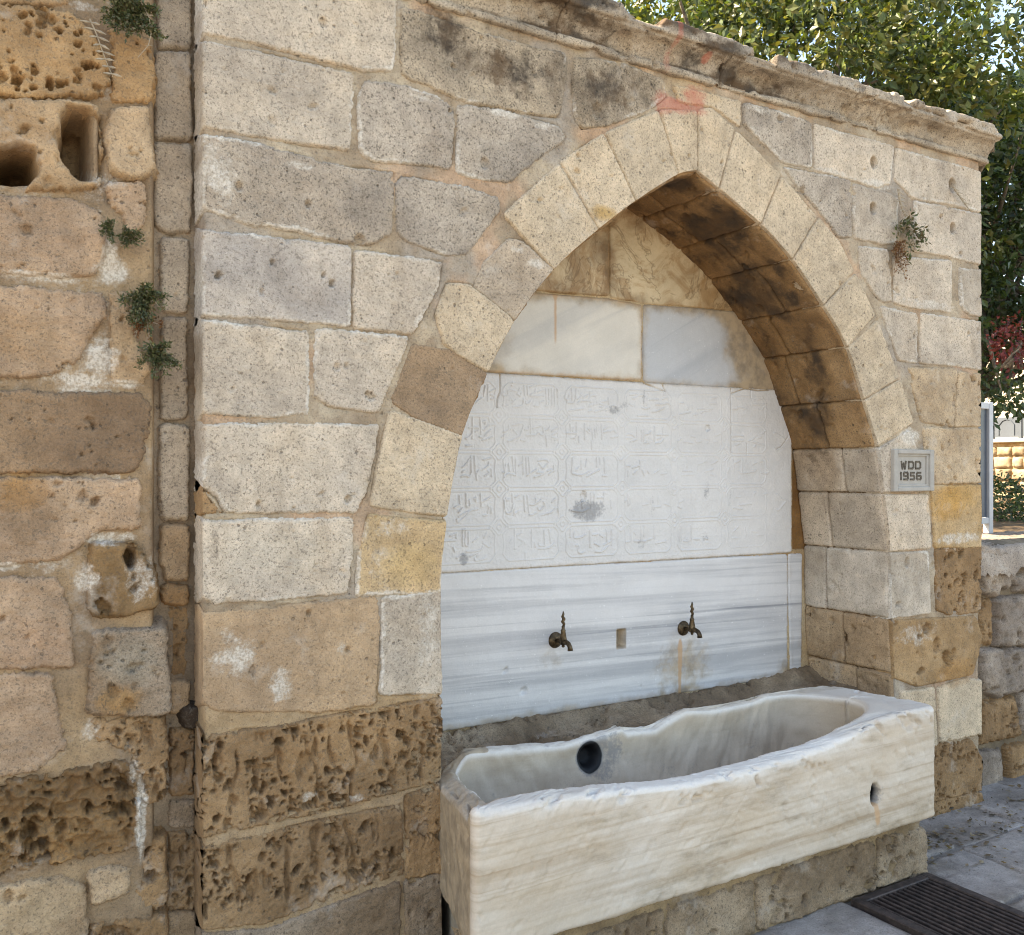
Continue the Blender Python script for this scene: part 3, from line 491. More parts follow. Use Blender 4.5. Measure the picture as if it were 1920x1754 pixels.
STROKES = [[(1.742,1.867),(1.743,1.809)],[(1.731,1.862),(1.725,1.825)],[(1.75,1.841),(1.776,1.853)],[(1.754,1.829),(1.767,1.827),(1.768,1.815),(1.756,1.815)],[(1.692,1.799),(1.717,1.816)],[(1.806,1.838),(1.809,1.829),(1.823,1.829),(1.833,1.835),(1.831,1.847),(1.846,1.852),(1.857,1.85),(1.877,1.846),(1.883,1.859)],[(1.819,1.841),(1.82,1.841)],[(1.872,1.839),(1.886,1.832),(1.89,1.842)],[(1.849,1.87),(1.85,1.869)],[(1.85,1.882),(1.851,1.881)],[(1.904,1.872),(1.906,1.835)],[(1.918,1.87),(1.921,1.838)],[(1.93,1.868),(1.962,1.876)],[(1.931,1.836),(1.953,1.848),(1.956,1.862)],[(1.933,1.833),(1.995,1.836)],[(1.965,1.849),(1.995,1.859)],[(2.004,1.862),(2.007,1.802)],[(2.018,1.862),(2.018,1.825)],[(2.031,1.865),(2.034,1.8)],[(2.046,1.866),(2.044,1.798)],[(2.058,1.864),(2.059,1.834)],[(1.809,1.795),(1.823,1.79),(1.834,1.796)],[(1.837,1.813),(1.846,1.818),(1.854,1.809)],[(1.849,1.801),(1.866,1.816)],[(1.854,1.788),(1.88,1.79),(1.898,1.798),(1.9,1.818)],[(1.909,1.813),(1.915,1.801),(1.927,1.806),(1.933,1.812)],[(1.95,1.795),(1.971,1.796),(1.974,1.811)],[(1.983,1.811),(1.995,1.816)],[(2.001,1.797),(2.015,1.797),(2.015,1.812)],[(1.677,1.742),(1.676,1.664)],[(1.709,1.743),(1.713,1.681)],[(1.662,1.704),(1.695,1.706),(1.703,1.698),(1.689,1.69)],[(1.722,1.727),(1.733,1.732),(1.731,1.72)],[(1.717,1.7),(1.728,1.698),(1.744,1.713),(1.772,1.718)],[(1.706,1.671),(1.722,1.669),(1.742,1.682)],[(1.728,1.676),(1.756,1.699)],[(1.717,1.659),(1.744,1.665),(1.764,1.672)],[(1.646,1.663),(1.659,1.668),(1.673,1.68)],[(1.747,1.742),(1.75,1.728)],[(1.809,1.69),(1.834,1.703),(1.834,1.718)],[(1.803,1.671),(1.837,1.691),(1.846,1.703)],[(1.851,1.718),(1.898,1.724),(1.892,1.694),(1.872,1.657)],[(1.849,1.706),(1.872,1.684)],[(1.831,1.656),(1.857,1.664),(1.889,1.679)],[(1.889,1.662),(1.906,1.66),(1.909,1.668)],[(1.931,1.75),(1.935,1.678)],[(1.906,1.702),(1.924,1.705),(1.924,1.715)],[(1.912,1.681),(1.95,1.682)],[(1.941,1.71),(1.98,1.719)],[(1.956,1.681),(1.968,1.691),(1.983,1.684),(1.992,1.691),(1.99,1.714)],[(2.001,1.702),(2.015,1.707),(2.021,1.717)],[(2.004,1.682),(2.01,1.639)],[(2.034,1.685),(2.055,1.693)],[(2.034,1.675),(2.058,1.67),(2.046,1.665)],[(2.031,1.7),(2.058,1.715)],[(1.649,1.636),(1.676,1.639)],[(2.095,1.842),(2.095,1.829),(2.108,1.827),(2.114,1.843)],[(2.104,1.822),(2.108,1.813),(2.135,1.814),(2.142,1.826)],[(2.126,1.871),(2.129,1.823)],[(2.148,1.872),(2.145,1.831)],[(2.154,1.829),(2.17,1.84),(2.179,1.848),(2.17,1.848)],[(2.182,1.833),(2.195,1.844),(2.204,1.847)],[(2.207,1.834),(2.223,1.847),(2.242,1.848)],[(2.217,1.863),(2.214,1.85)],[(2.154,1.809),(2.167,1.822),(2.214,1.824),(2.223,1.814),(2.211,1.803)],[(2.233,1.809),(2.255,1.815),(2.249,1.823)],[(2.265,1.815),(2.287,1.806),(2.278,1.8),(2.265,1.802)],[(2.271,1.823),(2.3,1.827)],[(2.307,1.84),(2.31,1.814)],[(2.287,1.795),(2.31,1.807),(2.317,1.815)],[(2.297,1.788),(2.32,1.799)],[(2.323,1.807),(2.343,1.81),(2.346,1.8)],[(2.111,1.782),(2.185,1.793)],[(2.207,1.782),(2.226,1.786)],[(2.239,1.781),(2.281,1.793),(2.31,1.801)],[(2.402,1.849),(2.402,1.797)],[(2.419,1.858),(2.46,1.862)],[(2.433,1.843),(2.449,1.845),(2.463,1.855),(2.494,1.86)],[(2.497,1.853),(2.495,1.813)],[(2.483,1.807),(2.5,1.802),(2.524,1.809)],[(2.507,1.854),(2.507,1.819)],[(2.524,1.842),(2.57,1.844)],[(2.601,1.895),(2.601,1.866)],[(2.612,1.901),(2.61,1.866)],[(2.556,1.823),(2.598,1.825),(2.612,1.831),(2.64,1.823)],[(2.538,1.79),(2.57,1.797),(2.605,1.811)],[(2.46,1.773),(2.514,1.775)],[(2.594,1.846),(2.619,1.855),(2.626,1.845)],[(2.416,1.821),(2.433,1.813)],[(2.118,1.731),(2.121,1.703)],[(2.135,1.716),(2.132,1.698)],[(2.148,1.735),(2.149,1.699)],[(2.098,1.693),(2.145,1.694),(2.151,1.699)],[(2.123,1.673),(2.142,1.676),(2.151,1.686)],[(2.16,1.681),(2.16,1.658)],[(2.188,1.733),(2.19,1.671)],[(2.198,1.705),(2.211,1.695),(2.217,1.703),(2.204,1.713)],[(2.226,1.711),(2.23,1.672)],[(2.239,1.711),(2.242,1.68)],[(2.249,1.719),(2.252,1.696)],[(2.273,1.727),(2.276,1.673)],[(2.287,1.712),(2.304,1.723)],[(2.284,1.699),(2.307,1.705)],[(2.323,1.679),(2.359,1.685)],[(2.32,1.702),(2.333,1.71),(2.346,1.7)],[(2.223,1.664),(2.225,1.628)],[(2.402,1.693),(2.426,1.694),(2.446,1.684)],[(2.399,1.678),(2.429,1.678)],[(2.422,1.665),(2.453,1.673),(2.456,1.686)],[(2.456,1.724),(2.456,1.678)],[(2.48,1.711),(2.482,1.668)],[(2.494,1.714),(2.492,1.668)],[(2.494,1.695),(2.514,1.698),(2.531,1.709)],[(2.494,1.658),(2.514,1.661),(2.507,1.669)],[(2.549,1.729),(2.549,1.667)],[(2.563,1.694),(2.626,1.696)],[(2.566,1.678),(2.583,1.683),(2.583,1.697)],[(2.594,1.724),(2.594,1.697)],[(2.556,1.659),(2.583,1.664),(2.598,1.678)],[(2.69,1.834),(2.713,1.834)],[(2.69,1.785),(2.751,1.798)],[(2.859,1.838),(2.899,1.84)],[(2.871,1.861),(2.902,1.866)],[(2.789,1.811),(2.875,1.814)],[(2.758,1.825),(2.762,1.813)],[(2.812,1.794),(2.828,1.804),(2.859,1.805)],[(2.766,1.784),(2.789,1.788)],[(3.023,1.828),(3.085,1.821)],[(3.118,1.843),(3.211,1.847)],[(3.127,1.862),(3.139,1.865)],[(3.152,1.866),(3.186,1.873)],[(3.156,1.823),(3.177,1.818),(3.194,1.834)],[(3.199,1.834),(3.216,1.822)],[(2.999,1.818),(3.027,1.819)],[(2.679,1.67),(2.698,1.682)],[(2.713,1.668),(2.762,1.663)],[(2.774,1.675),(2.789,1.666),(2.812,1.672)],[(2.808,1.73),(2.808,1.695)],[(2.836,1.684),(2.859,1.676),(2.851,1.664)],[(2.887,1.697),(2.906,1.7),(2.926,1.706)],[(2.887,1.67),(2.906,1.668)],[(2.755,1.692),(2.774,1.689)],[(2.991,1.697),(3.064,1.7)],[(2.995,1.678),(3.064,1.679)],[(3.019,1.658),(3.04,1.664)],[(3.097,1.677),(3.122,1.686),(3.139,1.699)],[(3.118,1.674),(3.194,1.66)],[(3.127,1.65),(3.143,1.659)],[(3.152,1.69),(3.177,1.696)],[(3.177,1.711),(3.203,1.724)],[(3.259,1.713),(3.28,1.713),(3.328,1.683),(3.307,1.658),(3.272,1.636),(3.259,1.648)],[(2.736,1.821),(2.736,1.806)],[(2.836,1.851),(2.836,1.819)],[(1.67,1.597),(1.672,1.533)],[(1.684,1.6),(1.689,1.537)],[(1.633,1.556),(1.649,1.568),(1.662,1.587)],[(1.63,1.523),(1.646,1.526),(1.662,1.523),(1.67,1.533)],[(1.633,1.54),(1.646,1.545)],[(1.695,1.511),(1.693,1.53),(1.703,1.547)],[(1.722,1.585),(1.756,1.593)],[(1.72,1.549),(1.742,1.561),(1.747,1.576)],[(1.728,1.525),(1.747,1.535),(1.742,1.542)],[(1.757,1.549),(1.758,1.523)],[(1.85,1.598),(1.856,1.542)],[(1.866,1.589),(1.864,1.527)],[(1.806,1.537),(1.817,1.54),(1.82,1.566)],[(1.834,1.571),(1.837,1.544)],[(1.814,1.52),(1.829,1.532),(1.851,1.53),(1.863,1.527)],[(1.88,1.564),(1.9,1.579)],[(1.898,1.599),(1.9,1.532)],[(1.912,1.594),(1.915,1.535)],[(1.924,1.596),(1.928,1.537)],[(1.915,1.525),(1.959,1.549)],[(1.971,1.572),(1.989,1.552)],[(1.968,1.582),(1.992,1.587),(2.015,1.579),(1.992,1.554)],[(1.95,1.52),(1.98,1.527),(1.992,1.534),(1.962,1.537)],[(2.01,1.542),(2.028,1.549)],[(2.018,1.529),(2.034,1.542)],[(2.04,1.564),(2.04,1.542)],[(1.621,1.452),(1.623,1.419)],[(1.598,1.408),(1.623,1.419)],[(1.649,1.459),(1.65,1.412)],[(1.651,1.411),(1.665,1.416),(1.662,1.435)],[(1.71,1.458),(1.714,1.41)],[(1.684,1.439),(1.692,1.444),(1.689,1.432)],[(1.72,1.429),(1.756,1.446)],[(1.617,1.391),(1.635,1.407)],[(1.619,1.374),(1.641,1.386),(1.673,1.397)],[(1.611,1.365),(1.614,1.353),(1.63,1.362),(1.657,1.385)],[(1.67,1.397),(1.7,1.401)],[(1.722,1.376),(1.742,1.378)],[(1.742,1.414),(1.747,1.405),(1.742,1.386)],[(1.756,1.405),(1.757,1.385)],[(1.849,1.456),(1.85,1.425)],[(1.82,1.44),(1.826,1.43),(1.834,1.437)],[(1.814,1.432),(1.817,1.398),(1.829,1.381),(1.846,1.388),(1.854,1.417)],[(1.857,1.407),(1.857,1.375)],[(1.863,1.444),(1.88,1.451)],[(1.903,1.446),(1.906,1.389)],[(1.918,1.446),(1.924,1.386)],[(1.854,1.375),(1.88,1.39)],[(1.93,1.413),(1.95,1.413),(1.98,1.43)],[(1.956,1.435),(1.956,1.42)],[(1.992,1.422),(1.998,1.409),(1.974,1.39),(1.965,1.4)],[(1.927,1.374),(1.941,1.373),(1.956,1.38)],[(1.986,1.372),(2.028,1.381),(2.046,1.396)],[(2.031,1.421),(2.046,1.434)],[(2.058,1.396),(2.061,1.383)],[(2.129,1.595),(2.126,1.537)],[(2.173,1.583),(2.173,1.552)],[(2.201,1.59),(2.193,1.56)],[(2.249,1.596),(2.249,1.56)],[(2.265,1.596),(2.265,1.573)],[(2.286,1.599),(2.289,1.536)],[(2.129,1.532),(2.173,1.526),(2.214,1.542)],[(2.198,1.521),(2.262,1.547)],[(2.145,1.544),(2.16,1.557)],[(2.278,1.523),(2.297,1.523)],[(2.47,1.584),(2.47,1.552)],[(2.402,1.563),(2.422,1.563)],[(2.409,1.544),(2.409,1.523)],[(2.436,1.531),(2.456,1.544)],[(2.483,1.547),(2.494,1.525)],[(2.511,1.544),(2.521,1.533)],[(2.549,1.533),(2.57,1.544)],[(2.587,1.528),(2.619,1.533)],[(2.433,1.555),(2.463,1.565)],[(2.176,1.454),(2.177,1.396)],[(2.219,1.454),(2.22,1.395)],[(2.236,1.451),(2.236,1.415)],[(2.284,1.453),(2.284,1.419)],[(2.252,1.435),(2.278,1.435)],[(2.32,1.424),(2.323,1.392)],[(2.407,1.446),(2.409,1.401)],[(2.421,1.446),(2.417,1.404)],[(2.392,1.415),(2.402,1.425)],[(2.528,1.428),(2.531,1.404)],[(2.487,1.4),(2.514,1.404)],[(2.605,1.403),(2.633,1.394)],[(2.57,1.43),(2.57,1.403)],[(2.542,1.39),(2.583,1.392)],[(2.126,1.386),(2.173,1.38),(2.204,1.39)],[(2.702,1.524),(2.77,1.527)],[(2.709,1.541),(2.762,1.543)],[(2.797,1.57),(2.84,1.585)],[(2.871,1.571),(2.91,1.588)],[(2.832,1.538),(2.883,1.55)],[(2.867,1.527),(2.891,1.521)],[(2.789,1.559),(2.789,1.535)],[(2.732,1.599),(2.732,1.559)],[(2.999,1.595),(3.007,1.559)],[(3.015,1.578),(3.044,1.589)],[(3.058,1.592),(3.058,1.535)],[(3.035,1.541),(3.06,1.532),(3.127,1.538),(3.143,1.544),(3.122,1.547)],[(3.127,1.574),(3.148,1.58)],[(3.165,1.583),(3.186,1.587)],[(3.177,1.535),(3.207,1.529),(3.228,1.538),(3.211,1.553)],[(2.979,1.556),(2.97,1.535)],[(2.69,1.407),(2.709,1.415)],[(2.755,1.452),(2.755,1.403)],[(2.778,1.454),(2.778,1.42)],[(2.679,1.39),(2.698,1.381)],[(3.019,1.425),(3.048,1.424)],[(3.131,1.435),(3.139,1.447)],[(3.19,1.434),(3.216,1.437)],[(3.035,1.388),(3.118,1.393)],[(3.003,1.377),(3.06,1.37)],[(3.276,1.436),(3.302,1.417),(3.337,1.404),(3.315,1.383),(3.285,1.359),(3.267,1.368)],[(1.634,1.326),(1.636,1.265)],[(1.636,1.32),(1.648,1.326),(1.644,1.275),(1.659,1.267),(1.659,1.315)],[(1.609,1.314),(1.608,1.297)],[(1.583,1.304),(1.602,1.311)],[(1.556,1.287),(1.606,1.287)],[(1.679,1.28),(1.699,1.293)],[(1.726,1.292),(1.736,1.309)],[(1.722,1.272),(1.75,1.257),(1.758,1.274)],[(1.652,1.244),(1.702,1.245),(1.722,1.258)],[(1.663,1.226),(1.702,1.238)],[(1.685,1.218),(1.691,1.208),(1.726,1.213)],[(1.695,1.225),(1.702,1.231)],[(1.596,1.26),(1.602,1.246)],[(1.609,1.222),(1.636,1.234)],[(1.861,1.319),(1.861,1.245)],[(1.839,1.27),(1.851,1.288)],[(1.872,1.297),(1.892,1.304)],[(1.876,1.283),(1.897,1.272),(1.88,1.255)],[(1.901,1.275),(1.909,1.261)],[(1.938,1.316),(1.938,1.249)],[(1.994,1.311),(1.998,1.25)],[(2.017,1.314),(2.026,1.259)],[(1.968,1.262),(1.976,1.251),(1.998,1.25)],[(1.968,1.24),(2.015,1.242),(2.041,1.259)],[(1.951,1.266),(1.955,1.248)],[(1.909,1.229),(1.909,1.2)],[(2.12,1.31),(2.12,1.281)],[(2.138,1.295),(2.138,1.277),(2.164,1.276),(2.191,1.286)],[(2.146,1.247),(2.16,1.243),(2.155,1.225),(2.169,1.213),(2.187,1.22)],[(2.214,1.303),(2.216,1.237)],[(2.228,1.284),(2.255,1.287)],[(2.264,1.283),(2.278,1.275)],[(2.297,1.304),(2.301,1.248)],[(2.323,1.303),(2.323,1.24)],[(2.241,1.217),(2.274,1.216),(2.306,1.237)],[(2.237,1.251),(2.26,1.239)],[(2.283,1.241),(2.315,1.255)],[(2.421,1.314),(2.421,1.255)],[(2.477,1.312),(2.479,1.253)],[(2.493,1.311),(2.493,1.269)],[(2.547,1.305),(2.547,1.259)],[(2.44,1.288),(2.45,1.279)],[(2.44,1.251),(2.503,1.248)],[(2.509,1.252),(2.536,1.259)],[(2.557,1.237),(2.612,1.244)],[(2.398,1.248),(2.419,1.251)],[(2.693,1.305),(2.69,1.241)],[(2.753,1.307),(2.753,1.242)],[(2.713,1.24),(2.741,1.239),(2.73,1.248)],[(2.77,1.246),(2.805,1.245)],[(2.834,1.248),(2.851,1.243)],[(3.007,1.273),(3.031,1.29)],[(2.995,1.242),(3.031,1.24)],[(3.118,1.269),(3.156,1.263)],[(3.156,1.249),(3.194,1.252)],[(3.075,1.288),(3.081,1.252)]]
ROS = [[(1.793, 1.757), (2.08, 1.754), (2.377, 1.752), (2.659, 1.749), (2.946, 1.749)], [(1.793, 1.616), (2.08, 1.619), (2.372, 1.616), (2.659, 1.612), (2.946, 1.614)], [(1.793, 1.475), (2.083, 1.474), (2.38, 1.473), (2.659, 1.47), (2.95, 1.477)], [(1.793, 1.331), (2.083, 1.335), (2.372, 1.326), (2.659, 1.333), (2.95, 1.332)]]
RED = [(2.221, 3.127, 0.02, 0.096, 0.75), (2.219, 3.019, 0.023, 0.054, 0.6), (2.386, 3.058, 0.024, 0.016, 0.9), (2.211, 2.869, 0.055, 0.042, 0.8), (2.37, 2.921, 0.063, 0.047, 1.0), (2.292, 2.879, 0.125, 0.027, 0.95)]
SOOT = [(1.322, 2.905, 0.114, 0.091, 0.75), (1.574, 2.853, 0.189, 0.104, 0.7), (1.741, 2.854, 0.065, 0.107, 0.6), (1.455, 2.86, 0.244, 0.085, 0.35), (1.964, 2.865, 0.142, 0.102, 0.7), (2.106, 2.914, 0.123, 0.076, 0.55), (1.359, 2.604, 0.038, 0.067, 0.35), (0.861, 2.801, 0.145, 0.061, 0.22), (2.862, 2.863, 0.154, 0.095, 0.35), (0.924, 2.307, 0.115, 0.077, 0.25), (0.625, 1.332, 0.02, 0.087, 0.5), (0.605, 1.202, 0.017, 0.043, 0.5), (3.112, 2.69, 0.199, 0.088, 0.2), (3.38, 2.867, 0.251, 0.091, 0.15)]
LIMEB = [(0.639, 2.353, 0.055, 0.085, 0.75), (0.622, 2.416, 0.043, 0.038, 0.7), (0.861, 2.42, 0.063, 0.018, 0.7), (0.68, 1.027, 0.071, 0.091, 0.78), (0.807, 0.939, 0.046, 0.06, 0.72), (0.989, 1.026, 0.041, 0.031, 0.5), (1.272, 1.039, 0.048, 0.14, 0.62), (1.151, 1.373, 0.08, 0.045, 0.6), (1.107, 1.262, 0.061, 0.096, 0.55), (1.544, 2.703, 0.069, 0.016, 0.9), (1.248, 2.69, 0.055, 0.015, 0.8), (1.678, 2.69, 0.047, 0.016, 0.8), (1.605, 2.266, 0.05, 0.017, 0.8), (1.667, 2.229, 0.055, 0.021, 0.85), (3.38, 2.765, 0.141, 0.023, 0.9), (3.112, 2.767, 0.112, 0.022, 0.7), (3.613, 1.69, 0.082, 0.047, 0.9), (3.594, 1.083, 0.15, 0.14, 0.45), (3.668, 0.819, 0.191, 0.071, 0.6), (0.769, 0.621, 0.046, 0.021, 0.5), (0.892, 0.606, 0.035, 0.021, 0.6), (1.039, 0.579, 0.024, 0.016, 0.6), (2.685, 2.944, 0.099, 0.021, 0.7), (3.939, 1.233, 0.247, 0.034, 0.8), (3.744, 2.287, 0.235, 0.024, 0.7)]
HOLES = [(3.373, 2.855, 0.0204, 0.12), (3.37, 2.659, 0.0204, 0.08), (3.919, 2.843, 0.0243, 0.12), (3.923, 2.649, 0.0195, 0.07), (0.784, 2.133, 0.0075, 0.014), (0.96, 2.091, 0.0093, 0.02), (0.934, 2.112, 0.0062, 0.012), (0.745, 1.452, 0.0075, 0.015), (1.009, 1.461, 0.0094, 0.018), (0.754, 2.046, 0.0075, 0.01), (0.975, 1.849, 0.0094, 0.01), (1.003, 1.854, 0.0063, 0.01), (0.888, 2.312, 0.0092, 0.014), (0.691, 2.332, 0.0103, 0.014), (0.932, 2.846, 0.0124, 0.012), (1.471, 2.528, 0.0154, 0.012), (3.335, 1.076, 0.0158, 0.03), (1.009, 1.019, 0.0078, 0.015), (0.889, 1.137, 0.0061, 0.015), (3.594, 1.141, 0.0187, 0.02), (3.782, 1.12, 0.012, 0.01), (3.801, 0.759, 0.0288, 0.03), (3.919, 0.711, 0.0194, 0.02)]
TONE = [(3.879, 1.393, 0.136, 0.097, (206, 156, 84), 0.8), (3.979, 1.428, 0.165, 0.059, (206, 160, 92), 0.6), (0.799, 1.309, 0.19, 0.09, (196, 184, 164), 0.3), (1.195, 1.258, 0.109, 0.081, (206, 176, 126), 0.6), (1.006, 0.734, 0.353, 0.094, (158, 120, 78), 0.25), (1.941, 2.436, 0.065, 0.03, (190, 150, 84), 0.8), (3.939, 0.624, 0.163, 0.073, (176, 128, 72), 0.6), (1.873, 3.102, 1.05, 0.047, (204, 172, 130), 0.5), (2.357, 2.948, 0.16, 0.059, (206, 176, 136), 0.6)]
LIMEL = [(0.379, 2.071, 0.056, 0.048, 1.0), (0.366, 2.125, 0.026, 0.036, 1.0), (0.34, 1.843, 0.052, 0.07, 0.95), (0.295, 1.782, 0.09, 0.022, 1.0), (0.405, 1.776, 0.053, 0.017, 0.9), (0.233, 2.041, 0.139, 0.014, 0.8), (0.308, 1.266, 0.038, 0.055, 0.8), (0.366, 1.368, 0.079, 0.022, 0.85), (0.441, 1.265, 0.049, 0.086, 0.6), (0.445, 0.637, 0.019, 0.128, 0.9), (0.425, 0.754, 0.021, 0.057, 0.7), (0.321, 0.869, 0.039, 0.042, 0.6), (0.137, 1.307, 0.048, 0.013, 0.9), (0.353, 2.306, 0.066, 0.025, 0.6), (0.295, 2.756, 0.051, 0.019, 0.6)]
TONEL = [(0.16, 1.496, 0.073, 0.054, (170, 122, 62), 0.7), (0.184, 1.442, 0.086, 0.081, (140, 112, 84), 0.5), (0.295, 1.467, 0.077, 0.069, (176, 150, 122), 0.4), (0.184, 1.874, 0.111, 0.081, (184, 150, 112), 0.4), (0.412, 1.04, 0.081, 0.071, (158, 148, 130), 0.6), (0.385, 0.944, 0.067, 0.042, (176, 134, 84), 0.7), (0.172, 1.106, 0.11, 0.081, (188, 152, 122), 0.4), (0.184, 0.443, 0.124, 0.081, (196, 170, 134), 0.5)]
GREYB = [(2.212, 1.382, 0.107, 0.052, 0.85), (2.339, 1.791, 0.039, 0.026, 0.7), (2.386, 1.814, 0.028, 0.02, 0.6), (2.493, 1.852, 0.011, 0.036, 0.6), (2.541, 1.393, 0.014, 0.067, 0.45), (2.842, 1.452, 0.022, 0.051, 0.6), (2.982, 1.407, 0.019, 0.062, 0.45), (1.64, 1.217, 0.023, 0.032, 0.8), (1.967, 1.321, 0.035, 0.062, 0.3), (2.478, 1.238, 0.023, 0.031, 0.5), (2.836, 1.251, 0.022, 0.019, 0.5), (1.962, 1.727, 0.02, 0.037, 0.35), (1.754, 1.308, 0.023, 0.04, 0.4), (1.853, 1.754, 0.146, 0.082, 0.06)]
CRACKS = [[(1.796, 1.913), (1.796, 1.844), (1.784, 1.817), (1.782, 1.783)], [(2.493, 1.91), (2.609, 1.879), (2.594, 1.908)], [(2.988, 1.907), (2.991, 1.74), (2.991, 1.621)], [(3.09, 1.666), (3.087, 1.617)], [(2.995, 1.888), (3.077, 1.913), (3.16, 1.907), (3.228, 1.913)], [(3.11, 1.905), (3.113, 1.876)], [(3.351, 1.699), (3.305, 1.654), (3.28, 1.644)]]
BCRACKS = [[(2.207, 0.561), (2.231, 0.526), (2.219, 0.493), (2.186, 0.461), (2.141, 0.43), (2.095, 0.397), (2.061, 0.367)], [(2.186, 0.461), (2.224, 0.447), (2.287, 0.422), (2.371, 0.427), (2.473, 0.429), (2.579, 0.43)], [(2.825, 0.629), (2.842, 0.592), (2.837, 0.554)], [(1.402, 0.471), (1.474, 0.48), (1.566, 0.496), (1.643, 0.504)], [(3.041, 0.384), (3.152, 0.377)], [(2.592, 0.426), (2.579, 0.373), (2.565, 0.302)], [(2.674, 0.308), (2.639, 0.269)]]
CAV = [[(0.044, 2.342), (0.187, 2.371), (0.196, 2.335), (0.194, 2.274), (0.149, 2.254), (0.044, 2.241)], [(0.255, 2.475), (0.295, 2.486), (0.323, 2.479), (0.339, 2.45), (0.346, 2.361), (0.344, 2.304), (0.308, 2.292), (0.27, 2.313), (0.253, 2.372), (0.248, 2.426)], [(0.408, 1.352), (0.434, 1.349), (0.429, 1.283), (0.406, 1.287)]]
GAP = [(0.328, 2.49), (0.37, 2.498), (0.37, 2.302), (0.328, 2.295)]
OLD_EDGE = 0.478
LEFT_X = 0.042
LOW_X = 5.057
PLQ = (3.482, 3.762, 1.453, 1.636)
LETTERS = [('W', 3.545, 3.5835, 1.5479, 1.5869), ('D', 3.595, 3.6359, 1.5488, 1.5863), ('D', 3.6435, 3.6843, 1.5488, 1.5865), ('1', 3.5371, 3.5543, 1.5007, 1.5387), ('9', 3.5609, 3.5969, 1.5013, 1.5395), ('5', 3.6068, 3.6418, 1.501, 1.5386), ('6', 3.6508, 3.6881, 1.5011, 1.5385)]
WEED = {'top': (0.411, 2.736), 's1': (0.359, 2.177), 's2': (0.412, 2.156), 'm': (0.441, 1.998), 'd': (0.446, 1.936), 'l': (0.473, 1.858), 'f': (3.545, 2.588), 'fd': (3.505, 2.492)}
STALK1 = [(0.31, 2.692), (0.325, 2.66), (0.337, 2.625), (0.35, 2.59), (0.365, 2.556)]
STALK2 = [(0.432, 2.761), (0.449, 2.731), (0.457, 2.691), (0.449, 2.654), (0.423, 2.616)]
TWIG1 = [(3.509, 2.757), (3.516, 2.712), (3.537, 2.669), (3.566, 2.634)]
TWIG2 = [(3.893, 2.829), (3.924, 2.805), (3.968, 2.773), (4.029, 2.733)]
RED_C = (8.003, 2.14, 2.651)
FRAME_XY = (5.732, 0.95)


